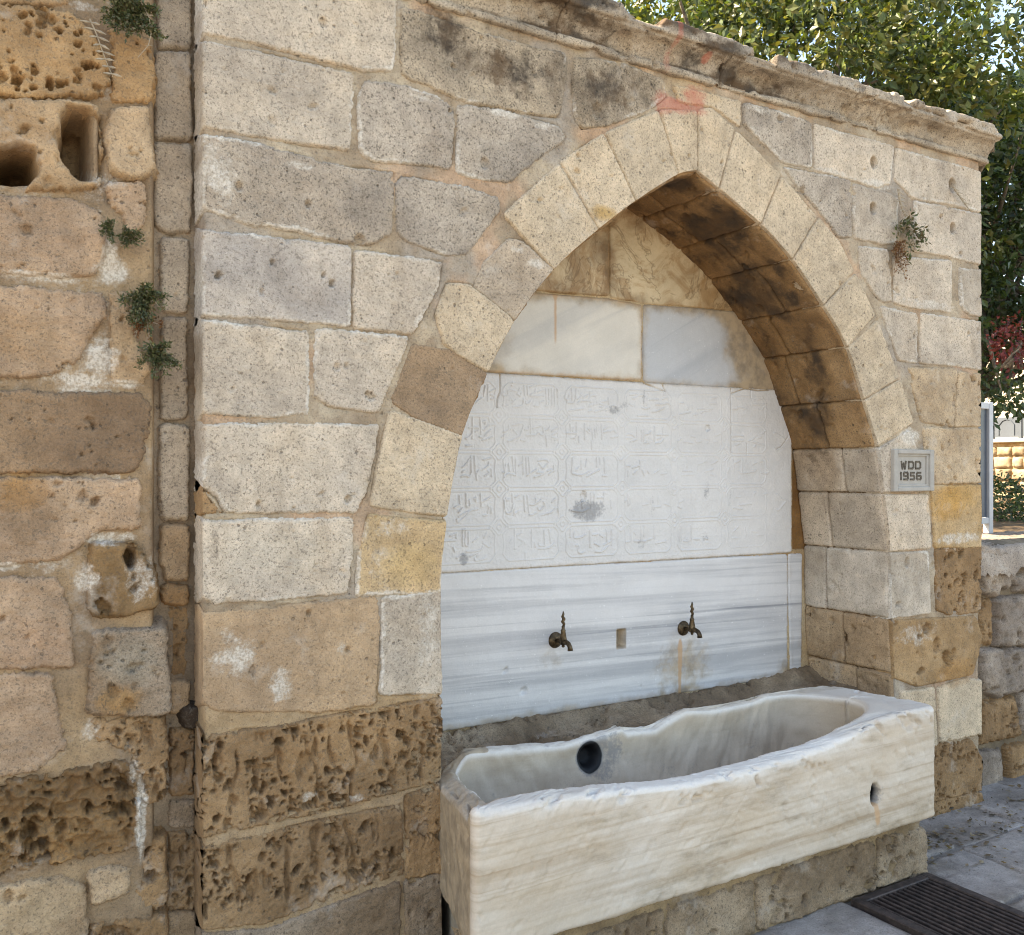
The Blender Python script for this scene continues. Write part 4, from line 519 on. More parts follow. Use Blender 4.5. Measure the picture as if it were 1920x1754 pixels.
# ------------------------------------------------------------------ stone builder
# kind: colour A, colour B, roughness of the face (m), pits per m2, pit radius, pit depth, lime, soot, grain
KINDS = {
 'pale': ((212, 199, 177), (198, 186, 167), .0028, 170, 0.0042, .008, .06, .00, .30),
 'creampale': ((218, 200, 170), (204, 187, 160), .0028, 130, .0045, .008, .05, .00, .30),
 'white':     ((218, 207, 188), (198, 186, 166), .0042, 120, .007, .010, .22, .00, .24),
 'grey': ((190, 179, 161), (170, 160, 145), .0032, 170, 0.005, .009, .06, .05, .40),
 'bluegrey':  ((207, 197, 181), (186, 179, 169), .0020, 22, .006, .014, .03, .00, .27),
 'greywhite': ((184, 171, 151), (164, 153, 137), .0036, 110, .006, .010, .06, .05, .38),
 'dark':      ((188, 173, 147), (158, 145, 124), .0042, 160, .007, .010, .02, .30, .46),
 'cream': ((222, 200, 162), (214, 193, 157), .0020, 220, 0.0034, .006, .00, .00, .30),
 'greytan':   ((200, 183, 158), (182, 167, 145), .0038, 70, .005, .008, .04, .02, .32),
 'browngrey': ((176, 150, 118), (158, 135, 108), .0038, 60, .006, .008, .05, .03, .32),
 'tan': ((208, 185, 150), (194, 171, 138), .0065, 420, 0.006, .014, .05, .00, .28),
 'tanl': ((202, 175, 138), (186, 158, 122), .0065, 420, 0.006, .012, .04, .00, .28),
 'tanlime': ((194, 166, 130), (178, 151, 118), .0045, 200, 0.005, .010, .18, .00, .24),
 'tanlime2':  ((210, 183, 140), (198, 170, 126), .0036, 80, .005, .008, .16, .00, .30),
 'tanlime3':  ((196, 163, 118), (178, 145, 102), .0065, 170, .011, .022, .16, .00, .26),
 'tanpink': ((196, 167, 134), (178, 151, 121), 0.009, 350, 0.006, .014, .02, .00, .28),
 'brownsm': ((166, 138, 106), (148, 122, 94), .0048, 700, 0.005, .012, .02, .00, .30),
 'brown': ((174, 141, 100), (154, 122, 84), .0065, 1300, 0.006, 0.022, .02, .00, .28),
 'porous': ((174, 142, 102), (154, 124, 88), .0085, 4200, 0.0046, 0.024, .03, .00, .26),
 'honey': ((166, 131, 86), (138, 108, 72), .0180, 2400, 0.0075, 0.036, .00, .00, .26),
 'ochre': ((200, 164, 116), (180, 146, 103), .0085, 1800, 0.0055, 0.026, .00, .00, .26),
 'ochrehole': ((198, 168, 128), (180, 150, 112), .0095, 420, 0.006, .018, .00, .00, .24),
 'orange':    ((212, 184, 140), (208, 172, 118), .0045, 150, .006, .010, .04, .00, .28),
 'brownlime': ((166, 134, 92), (140, 112, 76), .0105, 260, .010, .022, .30, .00, .26),
 'greybrown': ((172, 154, 130), (156, 132, 103), .0075, 600, 0.005, .012, .02, .03, .36),
 'greybrown2': ((172, 153, 125), (138, 118, 92), .0110, 900, 0.007, .020, .14, .12, .36),
 'rubble': ((190, 172, 148), (154, 138, 119), .0140, 500, 0.008, .020, .10, .12, .36),
 'rock':      ((96, 80, 64), (76, 64, 52), .0080, 60, .006, .008, .00, .10, .40),
 'strip':     ((170, 128, 74), (140, 100, 56), .0040, 90, .006, .008, .00, .12, .26),
 'vault': ((178, 146, 104), (150, 118, 80), 0.006, 300, .007, .010, .00, .00, .34),
 'cornice': ((196, 182, 156), (172, 158, 134), 0.006, 420, .006, .010, .03, .12, .42),
 'slab': ((170, 163, 152), (146, 137, 124), .0045, 60, .008, .006, .03, .06, .22),
 'far': ((176, 158, 126), (150, 132, 104), .0200, 0, .02, .02, .00, .00, .20),
}
ALB = .86
PINK = np.array((1.0, .965, .975))
FINEK = ('ochre', 'porous', 'brown', 'honey')
PALEK = ('pale', 'creampale', 'white', 'grey', 'bluegrey', 'greywhite', 'dark', 'cream', 'greytan', 'slab', 'rubble', 'cornice')
ROUGHK = ('ochre', 'ochrehole', 'porous', 'honey', 'brown', 'brownsm', 'tanpink', 'tanl', 'tan', 'greybrown', 'greybrown2', 'rubble', 'brownlime', 'tanlime', 'tanlime3')
_seed = [100]
def stone(name, poly, mapf, kind, parent, proud=0.0, res=.005, edge_r=.012, margin=.026, rag=.006, post=None, cut=None, mat=None, pitmul=1.0, drop=4.0, clip=None, grow=.0025):
    """one stone: outline on its wall plane, worn edges, hollows and pits in real relief"""
    ca, cb, rough, npit, pr, pd, lime, soot, grain = KINDS[kind]
    _seed[0] += 13; sd_ = _seed[0]; r_ = np.random.default_rng(sd_)
    if kind in FINEK: res = min(res, .0036)
    P = soften(poly)
    xs = [p[0] for p in P]; ys = [p[1] for p in P]
    x0, x1, y0, y1 = min(xs) - margin, max(xs) + margin, min(ys) - margin, max(ys) + margin
    nx = max(4, int((x1 - x0) / res) + 2); ny = max(4, int((y1 - y0) / res) + 2)
    U, V = np.meshgrid(np.linspace(x0, x1, nx), np.linspace(y0, y1, ny), indexing='ij')
    sd0 = sdpoly(U, V, P) + grow
    sd = sd0 + rag * .45 * fbm(U * 7, V * 7, sd_, 2) + rag * .9 * fbm(U * 32, V * 32, sd_ + 1, 3, .65) + rag * .5 * perlin(U * 110, V * 110, sd_ + 3)
    er = edge_r * (1 + .7 * fbm(U * 7, V * 7, sd_ + 5, 2))
    q = np.clip(1 - sd / er, 0, 1)
    prof = er * (1 - np.sqrt(np.clip(1 - q * q, 0, 1))) + np.where(sd < 0, -sd * drop, 0)
    h = proud - prof
    h += rough * (1.2 * fbm(U * 5 + sd_, V * 5, sd_ + 7, 3) + .8 * fbm(U * 22, V * 22, sd_ + 9, 4, .6))
    if kind in ROUGHK: h += .0022 * fbm(U * 70, V * 70, sd_ + 15, 3, .65)
    if kind == 'honey':
        rd = 1 - np.abs(fbm(U * 20 + 1.5 * fbm(U * 9, V * 9, sd_), V * 15, sd_ + 21, 3)) * 2.6
        h -= .022 * (1 - np.clip(rd, 0, 1)) * sstep(0, .03, sd)
    if kind in ('porous',):
        g2 = fbm(U * 26, V * 9, sd_ + 31, 3); h -= .020 * sstep(.12, .42, g2) * sstep(.0, .03, sd)
    # pits
    pitm = np.zeros_like(h)
    area = (x1 - x0) * (y1 - y0)
    n = int(npit * area * pitmul)
    if n:
        px = r_.uniform(x0, x1, n); py = r_.uniform(y0, y1, n)
        clus = fbm(px * 6, py * 6, sd_ + 41, 2)
        keep = r_.uniform(-.30, .30, n) < clus * 1.6 + .02
        dx = (x1 - x0) / (nx - 1); dy = (y1 - y0) / (ny - 1)
        for cx_, cy_ in zip(px[keep], py[keep]):
            R_ = pr * (0.5 + (2.6 if kind != 'porous' else 2.2) * r_.random() ** 4); e = 1 + .9 * r_.random(); an = r_.uniform(0, math.pi)
            k = R_ * e * 1.3
            i0, i1 = max(0, int((cx_ - k - x0) / dx)), min(nx, int((cx_ + k - x0) / dx) + 2)
            j0, j1 = max(0, int((cy_ - k - y0) / dy)), min(ny, int((cy_ + k - y0) / dy) + 2)
            if i1 <= i0 or j1 <= j0: continue
            a = U[i0:i1, j0:j1] - cx_; b_ = V[i0:i1, j0:j1] - cy_
            ca_, sa_ = math.cos(an), math.sin(an)
            rr = np.hypot((a * ca_ + b_ * sa_) / (R_ * e), (-a * sa_ + b_ * ca_) / R_)
            rr = rr + .38 * perlin(a * 130 + cx_ * 50, b_ * 130, sd_)
            z = pd * (.4 + .9 * r_.random()) * min(1.6, .55 + R_ / pr * .45) * (1 - sstep(.55, 1.08, rr))
            pitm[i0:i1, j0:j1] = np.maximum(pitm[i0:i1, j0:j1], z)
    h -= pitm
    if cut:
        for pc, dep, soft in cut:
            s2 = sdpoly(U, V, soften(pc, .02)) + .016 * fbm(U * 14, V * 14, sd_ + 51, 4)
            h -= dep * sstep(-soft * .4, soft, s2)
    # colours
    big = fbm(U * 3.1 + sd_ * .37, V * 3.1, sd_ + 61, 4)
    t = sstep(-.35, .35, big)[..., None]
    j = r_.uniform(-1, 1)
    A = lin(ca) * ALB * (1 + .08 * j); B = lin(cb) * ALB * (1 + .08 * j)
    tw = np.array((1.03, .985, .955)); ds = .16 if kind in PALEK else .03; A = A * (1 - ds) + A.mean() * ds * tw; B = (B * (1 - ds) + B.mean() * ds * tw) * .94; pk = np.array((1.035, .972, .925)) if kind in ('grey', 'greywhite', 'dark', 'bluegrey', 'greytan', 'pale', 'white', 'slab0') else PINK; A = A * pk; B = B * pk
    col = A * (1 - t) + B * t
    col = np.concatenate([col, np.ones(col.shape[:2] + (1,))], -1)
    w = np.zeros(col.shape); w[..., 3] = grain
    rim = 1 - sstep(.004, .022, sd + .012 * fbm(U * 11, V * 11, sd_ + 71, 3))
    w[..., 1] = np.clip(lime * (.5 + 1.9 * fbm(U * 6, V * 6, sd_ + 73, 4) + .25), 0, 1)
    if kind in ('pale', 'grey', 'bluegrey', 'greywhite', 'cream', 'creampale', 'dark', 'white', 'tanlime2'):
        w[..., 1] += rim * sstep(-.2, .25, fbm(U * 3.7, V * 3.7, sd_ + 79, 3)) * (.72 if kind not in ('cream', 'creampale') else .25)
    w[..., 0] = np.clip(soot * (1 + 2.2 * fbm(U * 5, V * 5, sd_ + 83, 4)), 0, 1)
    if post: post(U, V, sd, h, col, w)
    keep = sd0 > -margin * .98
    idx = -np.ones(keep.shape, np.int64)
    fm = keep[:-1, :-1] & keep[1:, :-1] & keep[1:, 1:] & keep[:-1, 1:]
    used = np.zeros(keep.shape, bool)
    used[:-1, :-1] |= fm; used[1:, :-1] |= fm; used[1:, 1:] |= fm; used[:-1, 1:] |= fm
    idx[used] = np.arange(used.sum())
    a, b_, c_, d_ = idx[:-1, :-1][fm], idx[1:, :-1][fm], idx[1:, 1:][fm], idx[:-1, 1:][fm]
    UU, VV = clip(U[used], V[used]) if clip else (U[used], V[used])
    co = mapf(UU, VV, h[used])
    return mesh_np(name, co, np.stack([a, b_, c_, d_], 1), mat or STONE, parent, {'tint': col[used], 'wear_shade': w[used]})
def planeY(Y):      # wall facing the viewer's side (-Y)
    return lambda u, v, h: np.stack([u, Y - h, v], -1)
def planeZ(Z):
    return lambda u, v, h: np.stack([u, v, Z + h], -1)
def planeX(X):      # wall facing -X, u runs along -Y so that faces look outwards
    return lambda u, v, h: np.stack([X - h, -u, v], -1)

# soot / lichen / paint that lie on the masonry with outlines of their own
def blob(U, V, cx_, cz_, rx, rz, p=2.0):
    out = np.zeros(U.shape)
    m = (np.abs(U - cx_) < 1.5 * rx) & (np.abs(V - cz_) < 1.5 * rz)
    if m.any():
        u, v = U[m], V[m]
        wob = .75 * fbm(u * 19 + cx_ * 3, v * 19, 901, 5, .65) + .35 * fbm(u * 5, v * 5 + cz_, 905, 2)
        out[m] = np.clip(1 + wob - (np.abs((u - cx_) / rx) ** p + np.abs((v - cz_) / rz) ** p), 0, 1) * np.clip(3 - 2 * np.maximum(np.abs((u - cx_) / rx), np.abs((v - cz_) / rz)), 0, 1)
    return out
def facade_post(U, V, sd, h, col, w):
    # red paint over the key of the arch and a run below the cornice
    for cx_, cz_, rx, rz, a in RED: w[..., 2] = np.maximum(w[..., 2], a * blob(U, V, cx_, cz_, rx * 1.25, rz * 1.25) ** .8)
    for cx_, cz_, rx, rz, a in SOOT: w[..., 0] = np.maximum(w[..., 0], a * blob(U, V, cx_, cz_, rx, rz) ** .7)
    for cx_, cz_, rx, rz, a in LIMEB: w[..., 1] = np.maximum(w[..., 1], a * blob(U, V, cx_, cz_, rx * 1.15, rz * 1.15) ** .8)
    for cx_, cz_, r_, d_ in HOLES:
        z = np.hypot(U - cx_, (V - cz_) * .8); h -= d_ * (1 - sstep(r_ * .7, r_ * 1.1, z))
    for cx_, cz_, rx, rz, c_, a in TONE:
        f = (a * blob(U, V, cx_, cz_, rx, rz) ** .6)[..., None]; col[..., :3] = col[..., :3] * (1 - f) + lin(c_) * ALB * f

# ------------------------------------------------------------------ ground and paving
def sheet(name, outline, hole, mapf, ca, cb, parent, base, amp, res=.01, inset=0.0, lime=0.0, soot=0.0, post=None, flush=.006, clip=None, under=()):
    _seed[0] += 13; sd_ = _seed[0]
    xs = [p[0] for p in outline]; ys = [p[1] for p in outline]
    x0, x1, y0, y1 = min(xs) - .03, max(xs) + .03, min(ys) - .03, max(ys) + .03
    nx, ny = int((x1 - x0) / res) + 2, int((y1 - y0) / res) + 2
    U, V = np.meshgrid(np.linspace(x0, x1, nx), np.linspace(y0, y1, ny), indexing='ij')
    sd = sdpoly(U, V, outline)
    if hole: sd = np.minimum(sd, -sdpoly(U, V, hole))
    sd = sd - inset
    h = base + amp * fbm(U * 9, V * 9, sd_, 4, .55) + flush * fbm(U * 2.6, V * 2.6, sd_ + 3, 2) + amp * .6 * fbm(U * 60, V * 60, sd_ + 4, 3, .65) - np.where(sd < .004, (.004 - sd) * 4, 0)
    inner = np.full(U.shape, -1.0)
    for q in under:      # bedding lies deeper behind the stones than in the joints
        qx = [p[0] for p in q]; qy = [p[1] for p in q]
        i0, i1 = np.searchsorted(U[:, 0], [min(qx), max(qx)]); j0, j1 = np.searchsorted(V[0], [min(qy), max(qy)])
        i0 = max(0, i0 - 2); j0 = max(0, j0 - 2); i1 += 2; j1 += 2
        if i1 > i0 and j1 > j0:
            a, c_ = U[i0:i1, j0:j1], V[i0:i1, j0:j1]; s2 = sdpoly(a, c_, q)
            h[i0:i1, j0:j1] -= .14 * sstep(.012, .030, s2) + .010 * np.exp(-((s2 + .001) / .0035) ** 2) * sstep(-.05, .25, fbm(a * 5, c_ * 5, sd_ + 99, 3))
            inner[i0:i1, j0:j1] = np.maximum(inner[i0:i1, j0:j1], s2)
    t = sstep(-.35, .35, fbm(U * 4, V * 4, sd_ + 5, 4))[..., None]
    col = lin(ca) * ALB * (1 - t) + lin(cb) * ALB * t
    col = np.concatenate([col, np.ones(col.shape[:2] + (1,))], -1)
    w = np.zeros(col.shape); w[..., 3] = .22
    w[..., 1] = np.clip(lime * (.6 + 2.0 * fbm(U * 5, V * 5, sd_ + 7, 4)), 0, 1)
    w[..., 0] = np.clip(soot * (.8 + 2.0 * fbm(U * 5, V * 5, sd_ + 9, 4)), 0, 1)
    if post: post(U, V, sd, h, col, w)
    keep = (sd > -.028) & (inner < .036)      # no bedding in the heart of a stone
    fm = keep[:-1, :-1] & keep[1:, :-1] & keep[1:, 1:] & keep[:-1, 1:]
    used = np.zeros(keep.shape, bool)
    used[:-1, :-1] |= fm; used[1:, :-1] |= fm; used[1:, 1:] |= fm; used[:-1, 1:] |= fm
    idx = -np.ones(keep.shape, np.int64); idx[used] = np.arange(used.sum())
    f = np.stack([idx[:-1, :-1][fm], idx[1:, :-1][fm], idx[1:, 1:][fm], idx[:-1, 1:][fm]], 1)
    UU, VV = clip(U[used], V[used]) if clip else (U[used], V[used])
    return mesh_np(name, mapf(UU, VV, h[used]), f, STONE, parent, {'tint': col[used], 'wear_shade': w[used]})

g = MB(); g.add([(-300, -300, -.035), (300, -300, -.035), (300, 300, -.035), (-300, 300, -.035)], [(0, 1, 2, 3)])
ground = g.build('ground', M_GROUND); ground['kind'] = 'structure'
pave = sheet('pavement', [(-2.6, -4.2), (7.2, -4.2), (7.2, .25), (-2.6, .25)], None, planeZ(0), (150, 142, 132), (124, 116, 108), None, -.012, .003, res=.03)
pave['kind'] = 'structure'
rs = np.random.default_rng(5)
GR = (2.766, 3.20, -1.22, -.372)     # the drain grate
yrow = .2; row = 0
while yrow > -4.1:
    hgt = rs.uniform(.34, .52); x = -2.6 + rs.uniform(-.2, .2)
    while x < 7.1:
        wd = rs.uniform(.42, .8)
        a = rs.uniform(-.018, .018, 8)
        q = [(x + .012 + a[0], yrow - hgt + .012 + a[1]), (x + wd - .012 + a[2], yrow - hgt + .012 + a[3]), (x + wd - .012 + a[4], yrow - .012 + a[5]), (x + .012 + a[6], yrow - .012 + a[7])]
        # slabs are cut round the grate
        bx0, bx1, by0, by1 = x, x + wd, yrow - hgt, yrow
        pieces = [q]
        if bx0 < GR[1] + .012 and bx1 > GR[0] - .012 and by0 < GR[3] + .012 and by1 > GR[2] - .012:
            pieces = []
            if bx0 < GR[0] - .06: pieces.append([(bx0 + .012, by0 + .012), (GR[0] - .016, by0 + .012), (GR[0] - .016, by1 - .012), (bx0 + .012, by1 - .012)])
            if bx1 > GR[1] + .06: pieces.append([(GR[1] + .016, by0 + .012), (bx1 - .012, by0 + .012), (bx1 - .012, by1 - .012), (GR[1] + .016, by1 - .012)])
            if by0 < GR[2] - .08: pieces.append([(max(bx0, GR[0]) + .004, by0 + .012), (min(bx1, GR[1]) - .004, by0 + .012), (min(bx1, GR[1]) - .004, GR[2] - .016), (max(bx0, GR[0]) + .004, GR[2] - .016)])
        for p in pieces:
            near = (x > 1.4 and x < 5.6 and yrow > -1.6)
            stone('paving_slab', p, planeZ(0), 'slab', pave, rs.uniform(-.004, .004), res=.008 if near else .035, edge_r=.008, margin=.012 if near else .03, rag=.005)
        x += wd
    yrow -= hgt; row += 1
# raised garden terrace behind the walls
bed = sheet('garden_terrace', [(-3, .75), (30, .75), (30, 26), (-3, 26)], None, planeZ(1.0), (120, 98, 72), (96, 80, 60), None, 0, .05, res=.25)
bed['kind'] = 'structure'

# ------------------------------------------------------------------ the fountain: one built mass of masonry
fountain = thing('wall_fountain', 'old limestone wall fountain with pointed arch niche, marble back panels and moulded cornice', 'fountain', (2.37, 0, 0))
def smooth_curve(pts, n=14):
    out = []
    P = [Vector(p) for p in pts]
    for i in range(len(P) - 1):
        p0, p1, p2, p3 = P[max(i - 1, 0)], P[i], P[i + 1], P[min(i + 2, len(P) - 1)]
        for k in range(n):
            t = k / n
            out.append(tuple(.5 * ((2 * p1) + (p2 - p0) * t + (2 * p0 - 5 * p1 + 4 * p2 - p3) * t * t + (3 * p1 - p0 - 3 * p2 + p3) * t ** 3)))
    out.append(tuple(P[-1])); return out
hole = smooth_curve(INNER_L, 6) + list(reversed(smooth_curve(INNER_R, 6)[1:]))
OUT = [(.587, -.02), (.587, 3.02), (4.14, 3.02), (4.14, -.02)]
def clip_arch(u, v, rec=.0065):
    """nothing of the face reaches into the niche opening"""
    s = sdpoly(u, v, hole)
    e = .0005
    gx = (sdpoly(u + e, v, hole) - sdpoly(u - e, v, hole)) / (2 * e); gz = (sdpoly(u, v + e, hole) - sdpoly(u, v - e, hole)) / (2 * e)
    k = np.where(s > -rec, s + rec, 0)
    return np.clip(u - gx * k, .589 + rec * .6, 4.142 - rec * .6), v - gz * k
def clip_mortar(u, v): return clip_arch(u, v, .018)
def mortar_post(U, V, sd, h, col, w):
    facade_post(U, V, sd, h, col, w)
    for sc, lo, hi, c_, a_ in ((2.4, .08, .30, (172, 160, 146), .75), (3.1, .10, .32, (206, 168, 136), .6), (7., .12, .35, (150, 128, 104), .5)):
        f = (a_ * sstep(lo, hi, fbm(U * sc + 7, V * sc, 1500 + int(sc * 10), 4)))[..., None]; col[..., :3] = col[..., :3] * (1 - f) + lin(c_) * ALB * f
    f = (.8 * sstep(1.02, .86, V + .08 * fbm(U * 4, V * 4, 77, 3)) * (U < 1.5))[..., None]
    col[..., :3] = col[..., :3] * (1 - f) + lin((184, 154, 116)) * ALB * f
sheet('mortar', OUT, hole, planeY(0), (198, 180, 154), (172, 152, 127), fountain, -.0042, .0055, res=.0045, inset=.010, lime=.10, under=[q[2] for q in FAC + VOU], post=mortar_post, clip=clip_mortar)
for kind, pr, poly in FAC: stone('stone_block', poly, planeY(0), kind, fountain, pr * .0007 + .0015, edge_r=.0055, rag=.007, post=facade_post, clip=clip_arch)
for kind, pr, poly in VOU: stone('voussoir', poly, planeY(0), kind, fountain, pr * .001, edge_r=.0045, rag=.0038, post=facade_post, clip=clip_arch)
# the soffit and jambs of the niche
def vault(pts, inward):
    cv = np.array(smooth_curve(pts, 10)); seg = np.hypot(*(cv[1:] - cv[:-1]).T); s = np.concatenate([[0], np.cumsum(seg)])
    kn = [s[i * 10] for i in range(len(pts))]
    tx = np.gradient(cv[:, 0], s); tz = np.gradient(cv[:, 1], s)
    nxv, nzv = (-tz, tx) if inward > 0 else (tz, -tx)
    def mp(u, v, h):
        x = np.interp(u, s, cv[:, 0]); z = np.interp(u, s, cv[:, 1]); a = np.interp(u, s, nxv); c_ = np.interp(u, s, nzv)
        return np.stack([x + a * h, v, z + c_ * h], -1)
    zs = lambda u: np.interp(u, s, cv[:, 1])
    return mp, kn, zs, s[-1]
for pts, inw in ((INNER_R, -1), (INNER_L, 1)):
    mp, kn, zs, smax = vault(pts, inw)
    def vpost(U, V, sd, h, col, w, zs=zs):
        z = zs(U)
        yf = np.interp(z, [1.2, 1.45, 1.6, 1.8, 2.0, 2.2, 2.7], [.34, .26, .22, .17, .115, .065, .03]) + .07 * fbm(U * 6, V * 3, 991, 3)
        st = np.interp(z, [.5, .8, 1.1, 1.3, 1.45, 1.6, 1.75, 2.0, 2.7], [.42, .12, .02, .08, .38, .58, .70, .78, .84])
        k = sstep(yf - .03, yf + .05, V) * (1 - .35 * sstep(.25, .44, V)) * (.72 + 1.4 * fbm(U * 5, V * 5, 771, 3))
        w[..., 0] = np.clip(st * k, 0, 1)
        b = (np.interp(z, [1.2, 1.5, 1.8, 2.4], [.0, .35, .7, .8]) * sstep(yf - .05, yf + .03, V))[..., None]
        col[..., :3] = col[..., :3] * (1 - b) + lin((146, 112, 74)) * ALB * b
    sheet('vault_mortar', [(0, .0), (smax, .0), (smax, .47), (0, .47)], None, mp, (128, 102, 74), (100, 78, 54), fountain, -.013, .005, res=.012, inset=.002, post=vpost, clip=lambda u, v: (u, np.maximum(v, .016)))
    joints = kn
    for i in range(len(joints) - 1):
        a, b = joints[i] + (.004 if i else -.01), joints[i + 1] - .004
        split = [(.012, .30, .47), (.012, .19, .47), (.012, .25, .47), (.012, .34, .47)][(i * 7 + (inw > 0)) % 4]
        for k in range(len(split) - 1):
            v0, v1 = split[k] + (.003 if k else 0), split[k + 1] - .003
            kind = 'vault' if i < 7 else ('white' if i == 9 else 'tanl' if i in (10, 11) else 'creampale')
            stone('vault_stone', [(a, v0), (b, v0), (b, v1), (a, v1)], mp, kind, fountain, .004 + .0008 * ((i * 5 + k * 3) % 5), edge_r=.013, rag=.006, post=vpost, res=.007, clip=lambda u, v: (u, np.maximum(v, .012)))
# marble lining at the back of the niche
YB = .46
def panel_post(kind):
    def f(U, V, sd, h, col, w):
        w[:] = 0; w[..., 3] = .2
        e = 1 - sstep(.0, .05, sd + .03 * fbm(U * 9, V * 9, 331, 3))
        if kind == 'low':
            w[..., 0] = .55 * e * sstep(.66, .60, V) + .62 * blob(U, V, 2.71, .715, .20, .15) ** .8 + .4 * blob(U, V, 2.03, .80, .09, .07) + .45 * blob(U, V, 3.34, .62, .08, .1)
            w[..., 2] = 1.1 * np.exp(-((U - 2.692 - .015 * (V - .6)) / .009) ** 2) * sstep(.84, .80, V) + .5 * np.exp(-((U - 2.70) / .03) ** 2) * sstep(.84, .78, V) * sstep(.60, .8, V)
            w[..., 1] = .30 * blob(U, V, 2.48, .84, .12, .12)
            hs = np.maximum(np.abs(U - 2.377) / .022, np.abs(V - .851) / .037)
            h -= .05 * (1 - sstep(.86, 1.04, hs)); w[..., 0] += 1.0 * (1 - sstep(1.0, 1.25, hs))
        elif kind == 'ins':
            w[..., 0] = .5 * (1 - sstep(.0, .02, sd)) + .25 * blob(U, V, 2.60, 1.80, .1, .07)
            for cx_, cz_, rx, rz, a in GREYB: w[..., 1] = np.maximum(w[..., 1], a * blob(U, V, cx_, cz_, rx, rz) ** .5)
        elif kind in ('mid_l', 'mid_r'):
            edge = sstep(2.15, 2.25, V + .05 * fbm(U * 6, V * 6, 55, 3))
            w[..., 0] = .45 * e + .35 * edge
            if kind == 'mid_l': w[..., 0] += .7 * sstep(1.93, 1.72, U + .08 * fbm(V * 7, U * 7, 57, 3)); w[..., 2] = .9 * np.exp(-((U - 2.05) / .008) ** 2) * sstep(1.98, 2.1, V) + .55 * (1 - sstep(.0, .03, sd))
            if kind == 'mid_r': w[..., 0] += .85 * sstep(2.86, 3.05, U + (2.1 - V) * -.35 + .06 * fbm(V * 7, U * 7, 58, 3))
        elif kind in ('tym_l', 'tym_r'):
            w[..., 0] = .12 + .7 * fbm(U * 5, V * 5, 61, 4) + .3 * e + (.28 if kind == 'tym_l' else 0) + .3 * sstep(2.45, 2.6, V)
            rd = np.abs(fbm(U * 5 + 3, V * 5, 71, 3)); w[..., 1] = .5 * (1 - sstep(.0, .02, rd))
            h += .004 * fbm(U * 8, V * 8, 63, 4)
        else:
            w[..., 0] = .3 * e
    return f
for nm, mt in (('tym_l', M_TYM), ('tym_r', M_TYM), ('mid_l', M_MID), ('mid_r', M_MIDG), ('low', M_LOW), ('low_r', M_LOW)):
    stone('marble_panel', PANELS[nm], planeY(YB), 'bluegrey', fountain, .004, res=.006, edge_r=.004, rag=.0022, mat=mt, post=panel_post(nm), pitmul=.15)
stone('stone_strip', PANELS['strip'], planeY(YB + .01), 'strip', fountain, .0, res=.008)
sheet('niche_mortar', [(1.25, .5), (3.6, .5), (3.6, 2.85), (1.25, 2.85)], None, planeY(YB), (210, 186, 150), (184, 154, 114), fountain, -.003, .003, res=.015, under=list(PANELS.values()))

